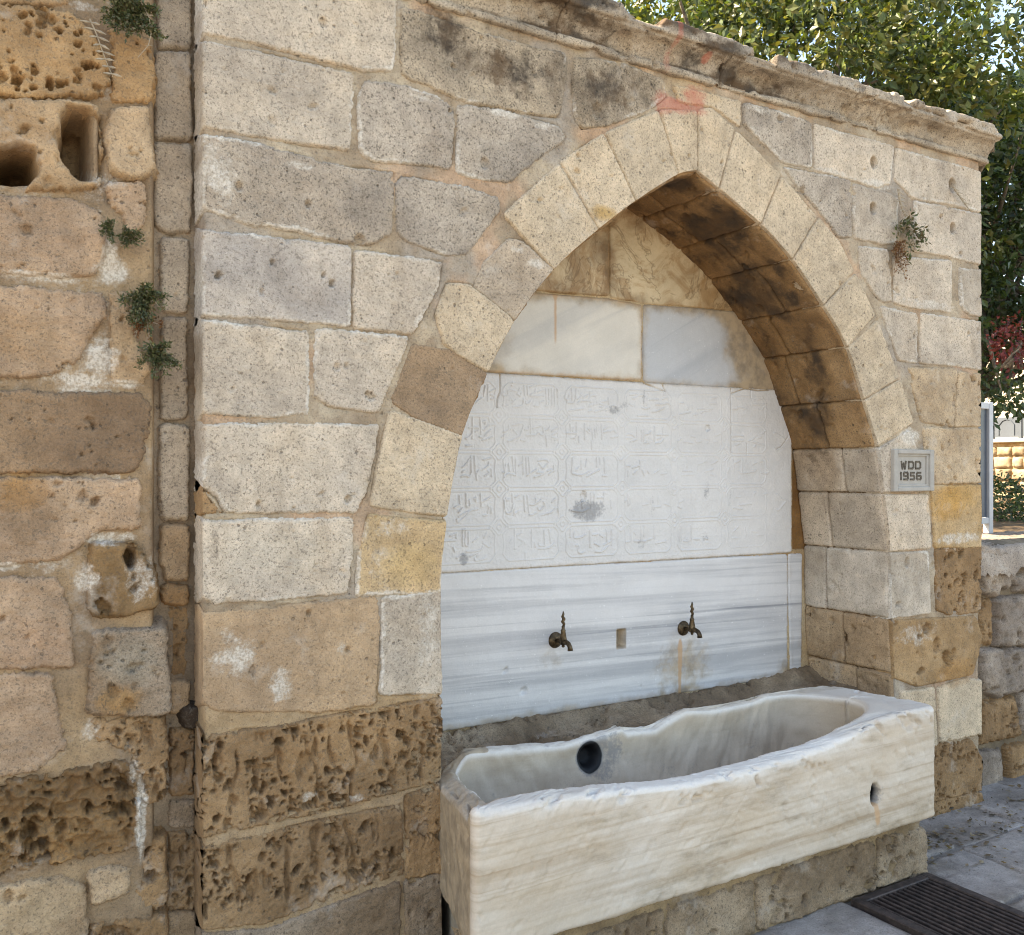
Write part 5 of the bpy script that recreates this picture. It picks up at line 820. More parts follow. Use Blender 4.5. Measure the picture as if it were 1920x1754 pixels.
# the carved slab: frames, rosettes and script stand proud in one worn relief
def seg_dist(U, V, D, pts):
    x0 = min(p[0] for p in pts) - .02; x1 = max(p[0] for p in pts) + .02; z0 = min(p[1] for p in pts) - .02; z1 = max(p[1] for p in pts) + .02
    i0, i1 = np.searchsorted(U[:, 0], [x0, x1]); j0, j1 = np.searchsorted(V[0], [z0, z1])
    a = U[i0:i1, j0:j1]; b = V[i0:i1, j0:j1]; d = D[i0:i1, j0:j1]
    for (ax, ay), (bx, by) in zip(pts[:-1], pts[1:]):
        ex, ey = bx - ax, by - ay; L_ = ex * ex + ey * ey + 1e-12
        t = np.clip(((a - ax) * ex + (b - ay) * ey) / L_, 0, 1)
        d = np.minimum(d, np.hypot(a - ax - t * ex, b - ay - t * ey))
    D[i0:i1, j0:j1] = d
def ins_post(U, V, sd, h, col, w):
    panel_post('ins')(U, V, sd, h, col, w)
    D = np.full(U.shape, 1.0); E = np.full(U.shape, 1.0)
    for st in STROKES: seg_dist(U, V, D, st if len(st) < 3 else smooth_curve(st, 4))
    cols = [1.50] + [np.mean([r[i][0] for r in ROS]) for i in range(5)] + [3.225]
    rows = [1.885] + [np.mean([p[1] for p in r]) for r in ROS] + [1.192]
    for i in range(6):
        for j in range(5):
            xa, xb, zt, zb = cols[i] + .017, cols[i + 1] - .017, rows[j] - .006, rows[j + 1] + .008
            c_ = .026
            seg_dist(U, V, E, [(xa + c_, zt), (xb - c_, zt), (xb - .012, zt - .01), (xb, zt - c_), (xb - .004, (zt + zb) / 2), (xb, zb + c_), (xb - .012, zb + .01), (xb - c_, zb), (xa + c_, zb), (xa + .012, zb + .01), (xa, zb + c_), (xa + .004, (zt + zb) / 2), (xa, zt - c_), (xa + .012, zt - .01), (xa + c_, zt)])
    for r in ROS:
        for cx_, cz_ in r:
            ring = [(cx_ + (.026 + .004 * math.cos(4 * a)) * math.cos(a), cz_ + (.026 + .004 * math.cos(4 * a)) * math.sin(a)) for a in np.linspace(0, 2 * math.pi, 25)]
            seg_dist(U, V, E, ring)
            seg_dist(U, V, E, [(cx_ + .010 * math.cos(a), cz_ + .010 * math.sin(a)) for a in np.linspace(0, 2 * math.pi, 13)])
            for a in (0, math.pi): seg_dist(U, V, E, [(cx_ + .03 * math.cos(a), cz_), (cx_ + .04 * math.cos(a), cz_ + .004), (cx_ + .04 * math.cos(a), cz_ - .004)])
    worn = .65 + .6 * fbm(U * 3, V * 3, 401, 3) ; worn = np.clip(worn * np.interp(U, [1.4, 2.2, 3.3], [1.15, 1.0, .9]), .25, 1.25)
    lace = 1 - np.abs(fbm(U * 38 + .6 * fbm(U * 20, V * 20, 411, 2), V * 44, 409, 2)) * 5
    h += .0052 * worn * (1 - sstep(.0014, .0044, D)) + .0042 * worn * (1 - sstep(.0010, .0038, E)) + .0018 * worn * np.clip(lace, 0, 1) * sstep(.004, .012, E)
    # cracks and the old breaks of the slab
    K = np.full(U.shape, 1.0)
    for cr in CRACKS: seg_dist(U, V, K, cr)
    h -= .006 * (1 - sstep(.0012, .0045, K)); w[..., 0] += .5 * (1 - sstep(.001, .005, K))
stone('inscription_slab', PANELS['ins'], planeY(YB), 'bluegrey', fountain, .007, res=.0024, edge_r=.005, rag=.0025, mat=M_INS, post=ins_post, pitmul=.1, margin=.012)
fountain_parts_slab = bpy.data.objects['inscription_slab']; fountain_parts_slab['label'] = 'white marble slab carved with rows of script in framed panels and rosettes'
# dirt ledge between basin and lining
def ledge_post(U, V, sd, h, col, w):
    h += .014 * fbm(U * 16, V * 16, 875, 4, .65)
    h += .045 * sstep(.36, .46, V + .03 * fbm(U * 5, V * 5, 871, 3)) * (1 - .5 * sstep(.3, .5, fbm(U * 4, V * 4, 77, 2))) + .03 * sstep(3.2, 3.5, U + .2 * (V - .2)) * sstep(.0, .3, V)
stone('ledge_rubble', [(1.28, .128), (3.56, .128), (3.56, .49), (1.28, .49)], planeZ(.545), 'greybrown2', fountain, 0, res=.009, edge_r=.01, post=ledge_post)
# cornice
prof = [(.03, 2.984), (-.010, 2.985), (-.016, 2.988), (-.016, 3.003), (-.007, 3.006), (-.006, 3.012), (-.010, 3.024), (-.020, 3.040), (-.036, 3.055), (-.058, 3.067), (-.080, 3.073), (-.083, 3.079), (-.098, 3.081), (-.103, 3.085), (-.103, 3.122), (-.097, 3.130), (-.05, 3.136), (.1, 3.142), (.34, 3.146)]
pr_ = np.array(prof); pr_[:, 0] = np.where(pr_[:, 0] < 0, pr_[:, 0] * .82, pr_[:, 0]); ps = np.concatenate([[0], np.cumsum(np.hypot(*(pr_[1:] - pr_[:-1]).T))])
pn = np.stack([np.gradient(pr_[:, 0], ps), np.gradient(pr_[:, 1], ps)], 1); pn = np.stack([-pn[:, 1], pn[:, 0]], 1)
pn /= np.linalg.norm(pn, axis=1)[:, None]
def cmap(u, v, h):
    y = np.interp(v, ps, pr_[:, 0]); z = np.interp(v, ps, pr_[:, 1]); a = np.interp(v, ps, pn[:, 0]); b = np.interp(v, ps, pn[:, 1])
    return np.stack([u, y + a * h, z + b * h], -1)
zfac = lambda v: np.interp(v, ps, pr_[:, 1])
def cpost(U, V, sd, h, col, w):
    z = zfac(V)
    top = sstep(3.074, 3.09, z)
    h -= .055 * top * sstep(.02, .30, fbm(U * 3.2, V * 4, 1201, 4)) * (V < ps[-1] - .1)
    h -= .006 * sstep(.1, .5, fbm(U * 11, V * 11, 1203, 3)) + .022 * sstep(.18, .45, fbm(U * 5, V * 6, 1221, 4))
    w[..., 0] = np.clip(.95 * (fbm(U * 2.6, V * 7, 1207, 4) * 1.7 + .42) * sstep(2.99, 3.02, z) * np.interp(U, [2.5, 3.0], [1, .35]) + np.interp(U, [2.5, 3.0], [.34, .16]) * sstep(3.07, 3.1, z) + .3 * ((z > 3.003) & (z < 3.02)), 0, .85)
    if U.min() > 3.1 and U.max() < 3.45: w[..., 0] = np.maximum(w[..., 0], .42)
    w[..., 1] = np.clip(.55 * top * (fbm(U * 8, V * 8, 1211, 3) + .3), 0, 1)
    for cx_, cz_, rx, rz, a in RED: w[..., 2] = np.maximum(w[..., 2], a * np.sqrt(blob(U, z, cx_, cz_, rx, rz)))
cj = [.60, 1.268, 1.741, 2.484, 3.177, 3.39, 4.185]
for a, b in zip(cj[:-1], cj[1:]):
    stone('cornice_stone', [(a + .002, -.03), (b - .002, -.03), (b - .002, ps[-1]), (a + .002, ps[-1])], cmap, 'cornice', fountain, .004 if b - a > .3 else -.004, res=.006, edge_r=.010, rag=.004, post=cpost, margin=.02)
core = MB()
core.box(.63, 1.27, .06, .9, 0, 2.97); core.box(3.58, 4.12, .06, .9, 0, 2.97); core.box(.63, 4.12, .50, .9, 0, 2.97); core.box(1.27, 3.58, .06, .5, 2.72, 2.97); core.box(.63, 4.15, .02, .9, 2.975, 3.13)
core.build('wall_core', M_CORE, fountain)
# course that carries the basin
for kind, pr, poly in BASE: stone('plinth_block', poly, planeY(-.36), kind, fountain, pr * .001, edge_r=.02, rag=.008)
sheet('plinth_mortar', [(1.25, -.02), (3.20, -.02), (3.20, .225), (1.25, .225)], None, planeY(-.36), (170, 146, 112), (138, 116, 88), fountain, -.012, .006, res=.012)
pc = MB(); q = [(1.25, -.335), (3.17, -.335), (3.17, .3), (1.44, .3)]; pc.add([(x, y, 0) for x, y in q] + [(x, y, .218) for x, y in q], [(3, 2, 1, 0), (4, 5, 6, 7), (0, 1, 5, 4), (1, 2, 6, 5), (2, 3, 7, 6), (3, 0, 4, 7)]); pc.build('plinth_core', M_CORE, fountain)

# ------------------------------------------------------------------ old wall on the left
old = thing('old_stone_wall', 'weathered ochre ashlar wall with hollowed blocks and lime mortar left of the fountain', 'wall', (-.9, .05, 0))
YL, YC = .05, .11
def old_post(U, V, sd, h, col, w):
    for cx_, cz_, rx, rz, a in LIMEL: w[..., 1] = np.maximum(w[..., 1], a * blob(U, V, cx_, cz_, rx * 1.1, rz * 1.1) ** .7)
    for cx_, cz_, rx, rz, c_, a in TONEL:
        f = (a * blob(U, V, cx_, cz_, rx, rz) ** .6)[..., None]; col[..., :3] = col[..., :3] * (1 - f) + lin(c_) * ALB * f
def oldm_post(U, V, sd, h, col, w):
    old_post(U, V, sd, h, col, w)
    up = sstep(1.15, 1.4, V); w[..., 1] = np.maximum(w[..., 1], up * (.30 + .9 * fbm(U * 5, V * 5, 1301, 4)) * (U < .40))
XL = OLD_EDGE
sheet('mortar', [(-2.6, -.02), (XL, -.02), (XL, 3.2), (-2.6, 3.2)], None, planeY(YL), (176, 148, 114), (150, 126, 100), old, -.008, .008, res=.009, post=oldm_post, under=[q[2] for q in LEFT] + [GAP])
sheet('mortar', [(XL - .03, -.02), (.66, -.02), (.66, 3.2), (XL - .03, 3.2)], None, planeY(YC), (176, 155, 130), (140, 120, 98), old, -.012, .008, res=.009, soot=.05, under=[q[2] for q in COLUMN])
for i, (kind, pr, poly) in enumerate(LEFT):
    cut = None
    if kind == 'brownlime': cut = [(CAV[2], .09, .008)]
    if kind == 'ochrehole': cut = [(CAV[0], .36, .014), (CAV[1], .24, .024)]
    stone('stone_block', poly, planeY(YL), kind, old, pr * .0012, edge_r=.013, rag=.010, post=old_post, cut=cut)
for kind, pr, poly in COLUMN: stone('narrow_block', poly, planeY(YC), kind, old, pr * .0012, edge_r=.011, rag=.007)
ro = np.random.default_rng(11)
z = 0.02
while z < 3.0:
    hh = ro.uniform(.3, .42); x = LEFT_X - .012
    while x > -2.5:
        wd = ro.uniform(.35, .7)
        stone('stone_block', [(x - wd + .012, z + .01), (x - .012, z + .01), (x - .012, z + hh - .01), (x - wd + .012, z + hh - .01)], planeY(YL), ['ochre', 'tanpink', 'tanl', 'brownsm'][ro.integers(4)], old, .006, res=.014, edge_r=.02, rag=.01, pitmul=.3)
        x -= wd
    z += hh
oc = MB(); oc.box(-2.55, .62, .44, .9, 0, 3.18); oc.build('wall_core', M_CORE, old)

# ------------------------------------------------------------------ low rubble wall on the right
low = thing('low_rubble_wall', 'low grey rubble retaining wall right of the fountain pier', 'wall', (5.5, .12, 0))
YR = .12
sheet('mortar', [(4.10, -.02), (7.6, -.02), (7.6, 1.17), (4.10, 1.17)], None, planeY(YR), (150, 132, 108), (112, 98, 82), low, -.03, .012, res=.014, soot=.15, under=[q[2] for q in LOW])
for kind, pr, poly in LOW: stone('rubble_stone', poly, planeY(YR), kind, low, pr * .0015, edge_r=.035, rag=.014, res=.007, margin=.03)
z = .02
while z < 1.1:
    hh = ro.uniform(.17, .26); x = LOW_X
    hh = min(hh, 1.17 - z)
    while x < 7.4:
        wd = ro.uniform(.2, .42)
        stone('rubble_stone', [(x + .01, z + .008), (x + wd - .01, z + .01), (x + wd - .012, z + hh - .008), (x + .012, z + hh - .01)], planeY(YR), ['rubble', 'brown', 'rubble'][ro.integers(3)], low, .012, res=.016, edge_r=.035, rag=.014, pitmul=.3)
        x += wd
    z += hh
stone('capping', [(4.14, .1), (7.6, .1), (7.6, .75), (4.14, .75)], planeZ(1.165), 'rubble', low, 0, res=.02, edge_r=.03, rag=.01)
lc = MB(); lc.box(4.12, 7.58, .2, .74, 0, 1.14); lc.build('wall_core', M_CORE, low)

# ------------------------------------------------------------------ marble basin
def round_quad(cs, rad, ns, nc):
    """cs: front-left, front-right, back-right, back-left; returns points with fixed counts per side"""
    cs = [Vector(p) for p in cs]; out = []
    for i in range(4):
        p = cs[i]; a = cs[i - 1]; b = cs[(i + 1) % 4]; r = rad[i]
        ua = (a - p).normalized(); ub = (b - p).normalized()
        half = math.acos(max(-1, min(1, ua.dot(ub)))) / 2; d = r / math.tan(half)
        c_ = p + (ua + ub).normalized() * (r / math.sin(half))
        s = p + ua * d; e = p + ub * d
        v0 = s - c_; v1 = e - c_; ang = math.pi - 2 * half
        for k in range(nc):
            t = k / nc; out.append(tuple(c_ + (v0 * math.sin((1 - t) * ang) + v1 * math.sin(t * ang)) / math.sin(ang)))
        nb = cs[(i + 1) % 4]; nn = cs[(i + 2) % 4]; r2 = rad[(i + 1) % 4]
        ua2 = (p - nb).normalized(); ub2 = (nn - nb).normalized(); half2 = math.acos(max(-1, min(1, ua2.dot(ub2)))) / 2
        e2 = nb + ua2 * (r2 / math.tan(half2))
        for k in range(ns[i]): out.append(tuple(e + (e2 - e) * (k / ns[i])))
    return np.array(out)
NS, NC = [400, 90, 300, 80], 22
OC = round_quad([(1.207, -.405), (3.235, -.405), (3.245, .10), (1.345, .13)], [.02, .055, .10, .05], NS, NC)
IC = round_quad([(1.315, -.322), (3.02, -.316), (3.06, .055), (1.400, .068)], [.03, .20, .165, .04], NS, NC)
ZF = ([1.2, 1.3, 1.5, 1.8, 1.97, 2.23, 2.48, 2.62, 2.78, 2.9, 3.06, 3.25], [.632, .622, .620, .590, .574, .573, .584, .596, .624, .646, .656, .648])
ZB = ([1.3, 1.46, 1.63, 1.81, 1.96, 2.075, 2.1, 2.23, 2.27, 2.38, 2.53, 2.72, 2.8, 3.0, 3.25], [.60, .628, .615, .600, .606, .622, .602, .596, .612, .643, .628, .634, .646, .640, .632])
def rimz(x, y):
    f = np.interp(x, *ZF); b = np.interp(x, *ZB); t = sstep(-.30, .02, y)
    z = f * (1 - t) + b * t
    return z - .035 * sstep(1.32, 1.27, x - .27 * (y + .4)) * sstep(-.37, -.33, y)
rings = []; tags = []
n = len(OC); ctr = IC.mean(0)
nrm = np.roll(OC, -1, 0) - np.roll(OC, 1, 0); nrm = np.stack([nrm[:, 1], -nrm[:, 0]], 1); nrm /= np.linalg.norm(nrm, axis=1)[:, None]
nri = np.roll(IC, -1, 0) - np.roll(IC, 1, 0); nri = np.stack([nri[:, 1], -nri[:, 0]], 1); nri /= np.linalg.norm(nri, axis=1)[:, None]
mid = np.stack([np.clip(IC[:, 0], 1.55, 2.95), np.full(n, -.125)], 1)
ro_, ri_ = .020, .022; Z0 = .225
zo = rimz(OC[:, 0], OC[:, 1]); zi = rimz(IC[:, 0], IC[:, 1])
def ring(xy, z, tg): rings.append(np.column_stack([xy, z])); tags.append(tg)
ring(OC * .3 + ctr * .7, np.full(n, Z0), 'b'); ring(OC - nrm * .02, np.full(n, Z0), 'b')
for k in range(5):
    a = (k + 1) / 5 * math.pi / 2; ring(OC - nrm * .02 * (1 - math.sin(a)), np.full(n, Z0 + .02 * (1 - math.cos(a))), 'o')
for k in range(1, 62):
    t = k / 61; ring(OC + nrm * (.006 * np.sin(t * 3.1))[..., None] if False else OC, (Z0 + .02) + (zo - ro_ - Z0 - .02) * t, 'o')
for k in range(1, 8):
    a = k / 7 * math.pi / 2; ring(OC - nrm * ro_ * (1 - math.cos(a)), zo - ro_ + ro_ * math.sin(a), 'r')
A_, B_ = OC - nrm * ro_, IC + nri * ri_
for k in range(1, 14):
    t = k / 14; xy = A_ * (1 - t) + B_ * t; zz = rimz(xy[:, 0], xy[:, 1]); e = .5 - abs(t - .5); zz = np.where(True, zo * (1 - t) + zi * t, zz) ; ring(xy, zz - .002 * 0, 'r')
for k in range(0, 8):
    a = k / 7 * math.pi / 2; ring(IC + nri * ri_ * (1 - math.sin(a)), zi - ri_ * (1 - math.cos(a)), 'r' if k < 4 else 'i')
FZ = .34
for k in range(1, 34):
    t = k / 33; s_ = .24 * t ** 1.6; xy = IC * (1 - s_) + mid * s_; ring(xy, (zi - ri_) + (FZ - zi + ri_) * (1 - (1 - t) ** 1.15), 'i')
for k in range(1, 9):
    t = k / 8; s_ = .24 + .76 * t; ring(IC * (1 - s_) + mid * s_, np.full(n, FZ - .012 * t), 'i')
Rg = np.array(rings); nr = len(rings)
du = np.roll(Rg, -1, 1) - np.roll(Rg, 1, 1); dv = np.gradient(Rg, axis=0)
nn = np.cross(du, dv); L_ = np.linalg.norm(nn, axis=2, keepdims=True); nn = nn / np.maximum(L_, 1e-9)
arc = np.concatenate([[0], np.cumsum(np.hypot(*(OC[1:] - OC[:-1]).T))]); pth = np.cumsum(np.linalg.norm(np.diff(Rg, axis=0, prepend=Rg[:1]), axis=2), axis=0)
Ua = np.broadcast_to(arc, (nr, n)); Va = pth
X, Y, Z = Rg[..., 0], Rg[..., 1], Rg[..., 2]
isO = np.array([t == 'o' for t in tags])[:, None]; isI = np.array([t == 'i' for t in tags])[:, None]; isR = np.array([t == 'r' for t in tags])[:, None]
disp = .007 * fbm(Ua * 4, Va * 4, 2001, 3) + .0035 * fbm(Ua * 16, Va * 16, 2003, 4, .6) + .0010 * perlin(Ua * 90, Va * 90, 2005)
disp = disp + np.where(isI, .009 * fbm(Ua * 7, Va * 7, 2007, 3), 0)
edge = np.array([1. if (t == 'r' and 60 < k_ < 78) or (t == 'o' and k_ > 58) else 0. for k_, t in enumerate(tags)])[:, None]
chip = sstep(.16, .42, fbm(Ua * 9, Va * 9, 2071, 4, .6)); disp = disp - .016 * chip * edge - .004 * sstep(.2, .5, fbm(Ua * 22, Va * 22, 2073, 3)) * np.where(isO | isR, 1, 0)
seam = np.minimum(Ua, arc[-1] - Ua); disp *= sstep(0, .03, seam)
front = isO & (Y < -.37)
fmask = np.where(front | (isR & (Y < -.33)), 1., 0.)
tool = fbm(X * 6, Z * 60, 2011, 3); disp = disp + .0022 * tool * fmask
K = np.full(X.shape, 1.0)
for cr in BCRACKS:
    for (ax, az), (bx, bz) in zip(cr[:-1], cr[1:]):
        ex, ez = bx - ax, bz - az; l2 = ex * ex + ez * ez; t = np.clip(((X - ax) * ex + (Z - az) * ez) / l2, 0, 1)
        K = np.minimum(K, np.hypot(X - ax - t * ex, Z - az - t * ez))
crk = (1 - sstep(.0005, .0045, K)) * fmask; disp = disp - .0022 * crk
hz = np.hypot((X - 2.866) / .031, (Z - .374) / .044); hole_f = (1 - sstep(.62, 1.0, hz)) * fmask; disp = disp - .062 * hole_f
scoop = (1 - sstep(.8, 2.0, np.hypot((X - 2.88) / .03, (Z - .385) / .045))) * fmask; disp = disp - .008 * scoop
back = isI & (Y > -.10)
hb = np.hypot((X - 1.93) / .046, (Z - .540) / .046); drain = (1 - sstep(.5, 1.0, hb)) * np.where(back, 1, 0); disp = disp - .045 * drain
Rg = Rg + nn * disp[..., None]
w = np.zeros((nr, n, 4)); w[..., 3] = .2
gr = fbm(X * 3.2, Z * 9, 2021, 4)
gr = gr + .5 * fbm(X * 1.2, Z * 26, 2041, 3)
w[..., 0] = np.where(front, np.clip(.14 + .8 * gr, 0, .8) * sstep(.655, .60, Z + .03 * fbm(X * 5, Z * 5, 2023, 2)), 0)
w[..., 0] += np.where(isO & ~front, np.where(X < 2.0, 1.0, .35), 0)
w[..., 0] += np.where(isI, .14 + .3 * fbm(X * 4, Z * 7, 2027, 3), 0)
w[..., 1] = np.where(isI, .16 + .4 * fbm(X * 9, Z * 9, 2029, 4) + .15 * sstep(.55, .40, Z), 0)
w[..., 0] += .75 * (isR & (Y > -.34) & (X < 1.40 + .27 * (Y + .4)))
w[..., 0] += .35 * np.where(isR & (Y > .02), 1, 0)
w[..., 1] += np.where(back, 2.2 * (1 - sstep(.85, 1.35, hb)) + 1.3 * np.exp(-((X - 1.93) / .018) ** 2) * sstep(.56, .52, Z) * sstep(.47, .50, Z) + .5 * (1 - sstep(1.2, 3.2, np.hypot((X - 1.98) / .04, (Z - .54) / .04))), 0)
w[..., 1] += .38 * crk + .5 * scoop * (Z < .4) + 2.6 * (1 - sstep(.62, .95, hz)) * fmask  # last term paints the shade inside the front drain hole as black
w[..., 2] = 1.1 * np.exp(-((X - 2.872) / .016) ** 2) * sstep(.345, .335, Z) * sstep(.24, .29, Z) * fmask
tn = np.ones((nr, n, 4))
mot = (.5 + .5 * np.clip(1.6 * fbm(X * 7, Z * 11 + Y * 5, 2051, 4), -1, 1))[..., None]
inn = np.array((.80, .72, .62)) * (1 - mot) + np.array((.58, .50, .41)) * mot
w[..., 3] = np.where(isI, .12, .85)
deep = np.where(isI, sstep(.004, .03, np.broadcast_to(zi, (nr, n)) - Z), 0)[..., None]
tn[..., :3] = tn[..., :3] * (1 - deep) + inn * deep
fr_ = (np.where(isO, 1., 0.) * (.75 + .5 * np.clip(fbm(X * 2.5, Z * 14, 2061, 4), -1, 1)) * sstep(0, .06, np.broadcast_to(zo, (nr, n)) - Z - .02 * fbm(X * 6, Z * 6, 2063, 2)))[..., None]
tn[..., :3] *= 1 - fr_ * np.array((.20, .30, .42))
idx = np.arange(nr * n).reshape(nr, n)
f = np.stack([idx[:-1], np.roll(idx, -1, 1)[:-1], np.roll(idx, -1, 1)[1:], idx[1:]], -1).reshape(-1, 4)
basin = mesh_np('stone_basin', Rg.reshape(-1, 3), f, M_BASIN, None, {'tint': tn.reshape(-1, 4), 'wear_shade': w.reshape(-1, 4)})
tag(basin, 'long worn white marble trough with wavy rim and drain hole, below the arch', 'basin')

# ------------------------------------------------------------------ taps
def tap(x, z, label, s=1.0):
    t = thing('water_tap', label, 'tap', (x, YB, z), 'brass taps on the marble lining')
    y = YB - .003
    m = MB(); m.lathe((x, y + .004, z), (0, -1, 0), [(0, .031), (.006, .032), (.010, .030), (.015, .020), (.019, .012)], 28); m.build('wall_flange', M_BRASS, t, True)
    m = MB(); m.tube([(x, y - .012, z), (x, y - .035, z), (x, y - .062, z + .002)], [.0095, .0085, .010], 14); m.build('tap_body', M_BRASS, t, True)
    m = MB(); m.tube([(x, y - .055, z + .002), (x, y - .075, z + .003), (x, y - .092, z - .001), (x, y - .102, z - .012), (x, y - .104, z - .026)], [.011, .010, .0095, .0095, .011], 14); m.build('spout', M_BRASS, t, True)
    m = MB(); yy = y - .056
    m.lathe((x, yy, z - .020), (0, 0, 1), [(0, .004), (.004, .007), (.008, .005), (.012, .012), (.030, .0145), (.036, .0135), (.062, .009), (.066, .0105), (.070, .0075), (.076, .0055), (.080, .0075), (.083, .005)], 16); m.build('valve_stem', M_BRASS, t, True)
    m = MB(); p = [(0, 0), (.004, .010), (-.003, .020), (.0035, .030), (-.003, .040), (.001, .050), (0, .060)]
    m.tube([(x + a, yy, z + .060 + b) for a, b in p], [.0050, .0058, .0070, .0072, .0062, .0046, .0020], 10); m.build('handle', M_BRASS, t, True)
    return t
tap(2.05, .877, 'left brass tap, tarnished dark, above the black drain hole of the trough')
tap(2.713, .865, 'right brass tap with a rust streak running down the marble below it')

# ------------------------------------------------------------------ date plaque
px0, px1, pz0, pz1 = PLQ
plq = thing('date_plaque', 'small grey cast plaque with recessed frame and dark letters and date on the right pier', 'plaque', ((px0 + px1) / 2, 0, pz0))
m = MB(); fw = .030
for a in ((px0, px0 + fw, pz0, pz1), (px1 - fw, px1, pz0, pz1), (px0 + fw - .002, px1 - fw + .002, pz1 - .020, pz1 - .0005), (px0 + fw - .002, px1 - fw + .002, pz0 + .0005, pz0 + .020)):
    m.box(a[0], a[1], -.021, .01, a[2], a[3], .003)
m.build('frame', M_CONC, plq)
m = MB(); i0, i1, j0, j1 = px0 + fw, px1 - fw, pz0 + .018, pz1 - .018
for a in ((i0 - .001, i0 + .012, j0, j1), (i1 - .014, i1 + .001, j0, j1), (i0 + .010, i1 - .012, j1 - .011, j1 - .0005), (i0 + .010, i1 - .012, j0 + .0005, j0 + .013)):
    m.box(a[0], a[1], -.0125, .01, a[2], a[3], .002)
m.build('inner_frame', M_CONC, plq)
m = MB(); m.box(i0, i1, -.006, .008, j0, j1); m.build('panel', M_CONC, plq)
GL = {'W': [[(0, 1), (.22, 0), (.5, .75), (.78, 0), (1, 1)]], 'D': [[(0, 0), (0, 1), (.72, 1), (1, .8), (1, .2), (.72, 0), (0, 0)]],
      '1': [[(.3, .86), (.6, 1), (.6, 0)]], '9': [[(1, .48), (.12, .48), (0, .62), (0, .86), (.14, 1), (.86, 1), (1, .86), (1, .14), (.86, 0), (.05, 0)]],
      '5': [[(1, 1), (.06, 1), (.06, .56), (.84, .56), (1, .42), (1, .14), (.84, 0), (0, 0)]], '6': [[(.95, 1), (.14, 1), (0, .86), (0, .14), (.14, 0), (.86, 0), (1, .14), (1, .38), (.86, .52), (0, .52)]]}
for ch, x0, x1, z0, z1 in LETTERS:
    m = MB(); th = .0042
    for pl in GL[ch]:
        P = [Vector((x0 + th + (x1 - x0 - 2 * th) * a, z0 + th + (z1 - z0 - 2 * th) * b)) for a, b in pl]
        for a, b in zip(P[:-1], P[1:]):
            d = (b - a).normalized(); nv = Vector((-d.y, d.x)) * th; a2 = a - d * th * .8; b2 = b + d * th * .8
            q = [a2 + nv, a2 - nv, b2 - nv, b2 + nv]
            yo = -.0080 - .0002 * (len(m.v) // 8)
            m.add([(p.x, yo, p.y) for p in q] + [(p.x, -.005, p.y) for p in q], [(0, 1, 2, 3), (7, 6, 5, 4), (0, 4, 5, 1), (1, 5, 6, 2), (2, 6, 7, 3), (3, 7, 4, 0)])
    m.build('letter', M_LETTER, plq)

# ------------------------------------------------------------------ drain grate
gx0, gx1, gy0, gy1 = GR
grate = thing('drain_grate', 'dark iron floor grate with parallel bars at the foot of the trough', 'grate', ((gx0 + gx1) / 2, (gy0 + gy1) / 2, 0))
m = MB(); fw = .038
for a in ((gx0, gx0 + fw, gy0, gy1), (gx1 - fw, gx1, gy0, gy1), (gx0 + fw, gx1 - fw, gy1 - fw, gy1 - .001), (gx0 + fw, gx1 - fw, gy0 + .001, gy0 + fw)):
    m.box(a[0], a[1], a[2], a[3], -.03, .013, .003)
m.build('frame', M_IRON, grate)
nb = 13
for k in range(nb):
    xc = gx0 + fw + (gx1 - gx0 - 2 * fw) * (k + .5) / nb
    m = MB(); m.box(xc - .0055, xc + .0055, gy0 + fw - .002, gy1 - fw + .002, -.022, .009, .002); m.build('bar', M_IRON, grate)
m = MB(); m.box(gx0 + .01, gx1 - .01, gy0 + .01, gy1 - .01, -.034, -.027); m.build('drain_shade_pan', M_DARK, grate)  # dark sheet added under the bars, its colour imitates the shaded pit

# ------------------------------------------------------------------ foliage
def leaf_cloud(centers, dirs, size, cols, r_, fold=.25, aspect=.55, droop=.3):
    """one kite-shaped, folded leaf for each centre"""
    n = len(centers)
    d = dirs + r_.normal(0, .75, (n, 3)); d[:, 2] -= droop; d /= np.linalg.norm(d, axis=1)[:, None]
    ref = r_.normal(0, 1, (n, 3)); s = np.cross(d, ref); s /= np.linalg.norm(s, axis=1)[:, None] + 1e-9; u = np.cross(s, d)
    L_ = size * r_.uniform(.6, 1.3, n)[:, None]
    b = centers; t = b + d * L_; m = b + d * L_ * .45
    l = m + s * L_ * aspect * .5 + u * L_ * fold * .3; r = m - s * L_ * aspect * .5 + u * L_ * fold * .3
    V = np.stack([b, l, t, r], 1).reshape(-1, 3)
    i = np.arange(n)[:, None] * 4
    F = np.concatenate([i + [0, 1, 2], i + [0, 2, 3]], 0)
    colr = cols[r_.integers(0, len(cols), n)] * r_.uniform(.7, 1.3, n)[:, None]
    T = np.repeat(np.concatenate([colr, np.ones((n, 1))], 1), 4, 0)
    return V, F, T
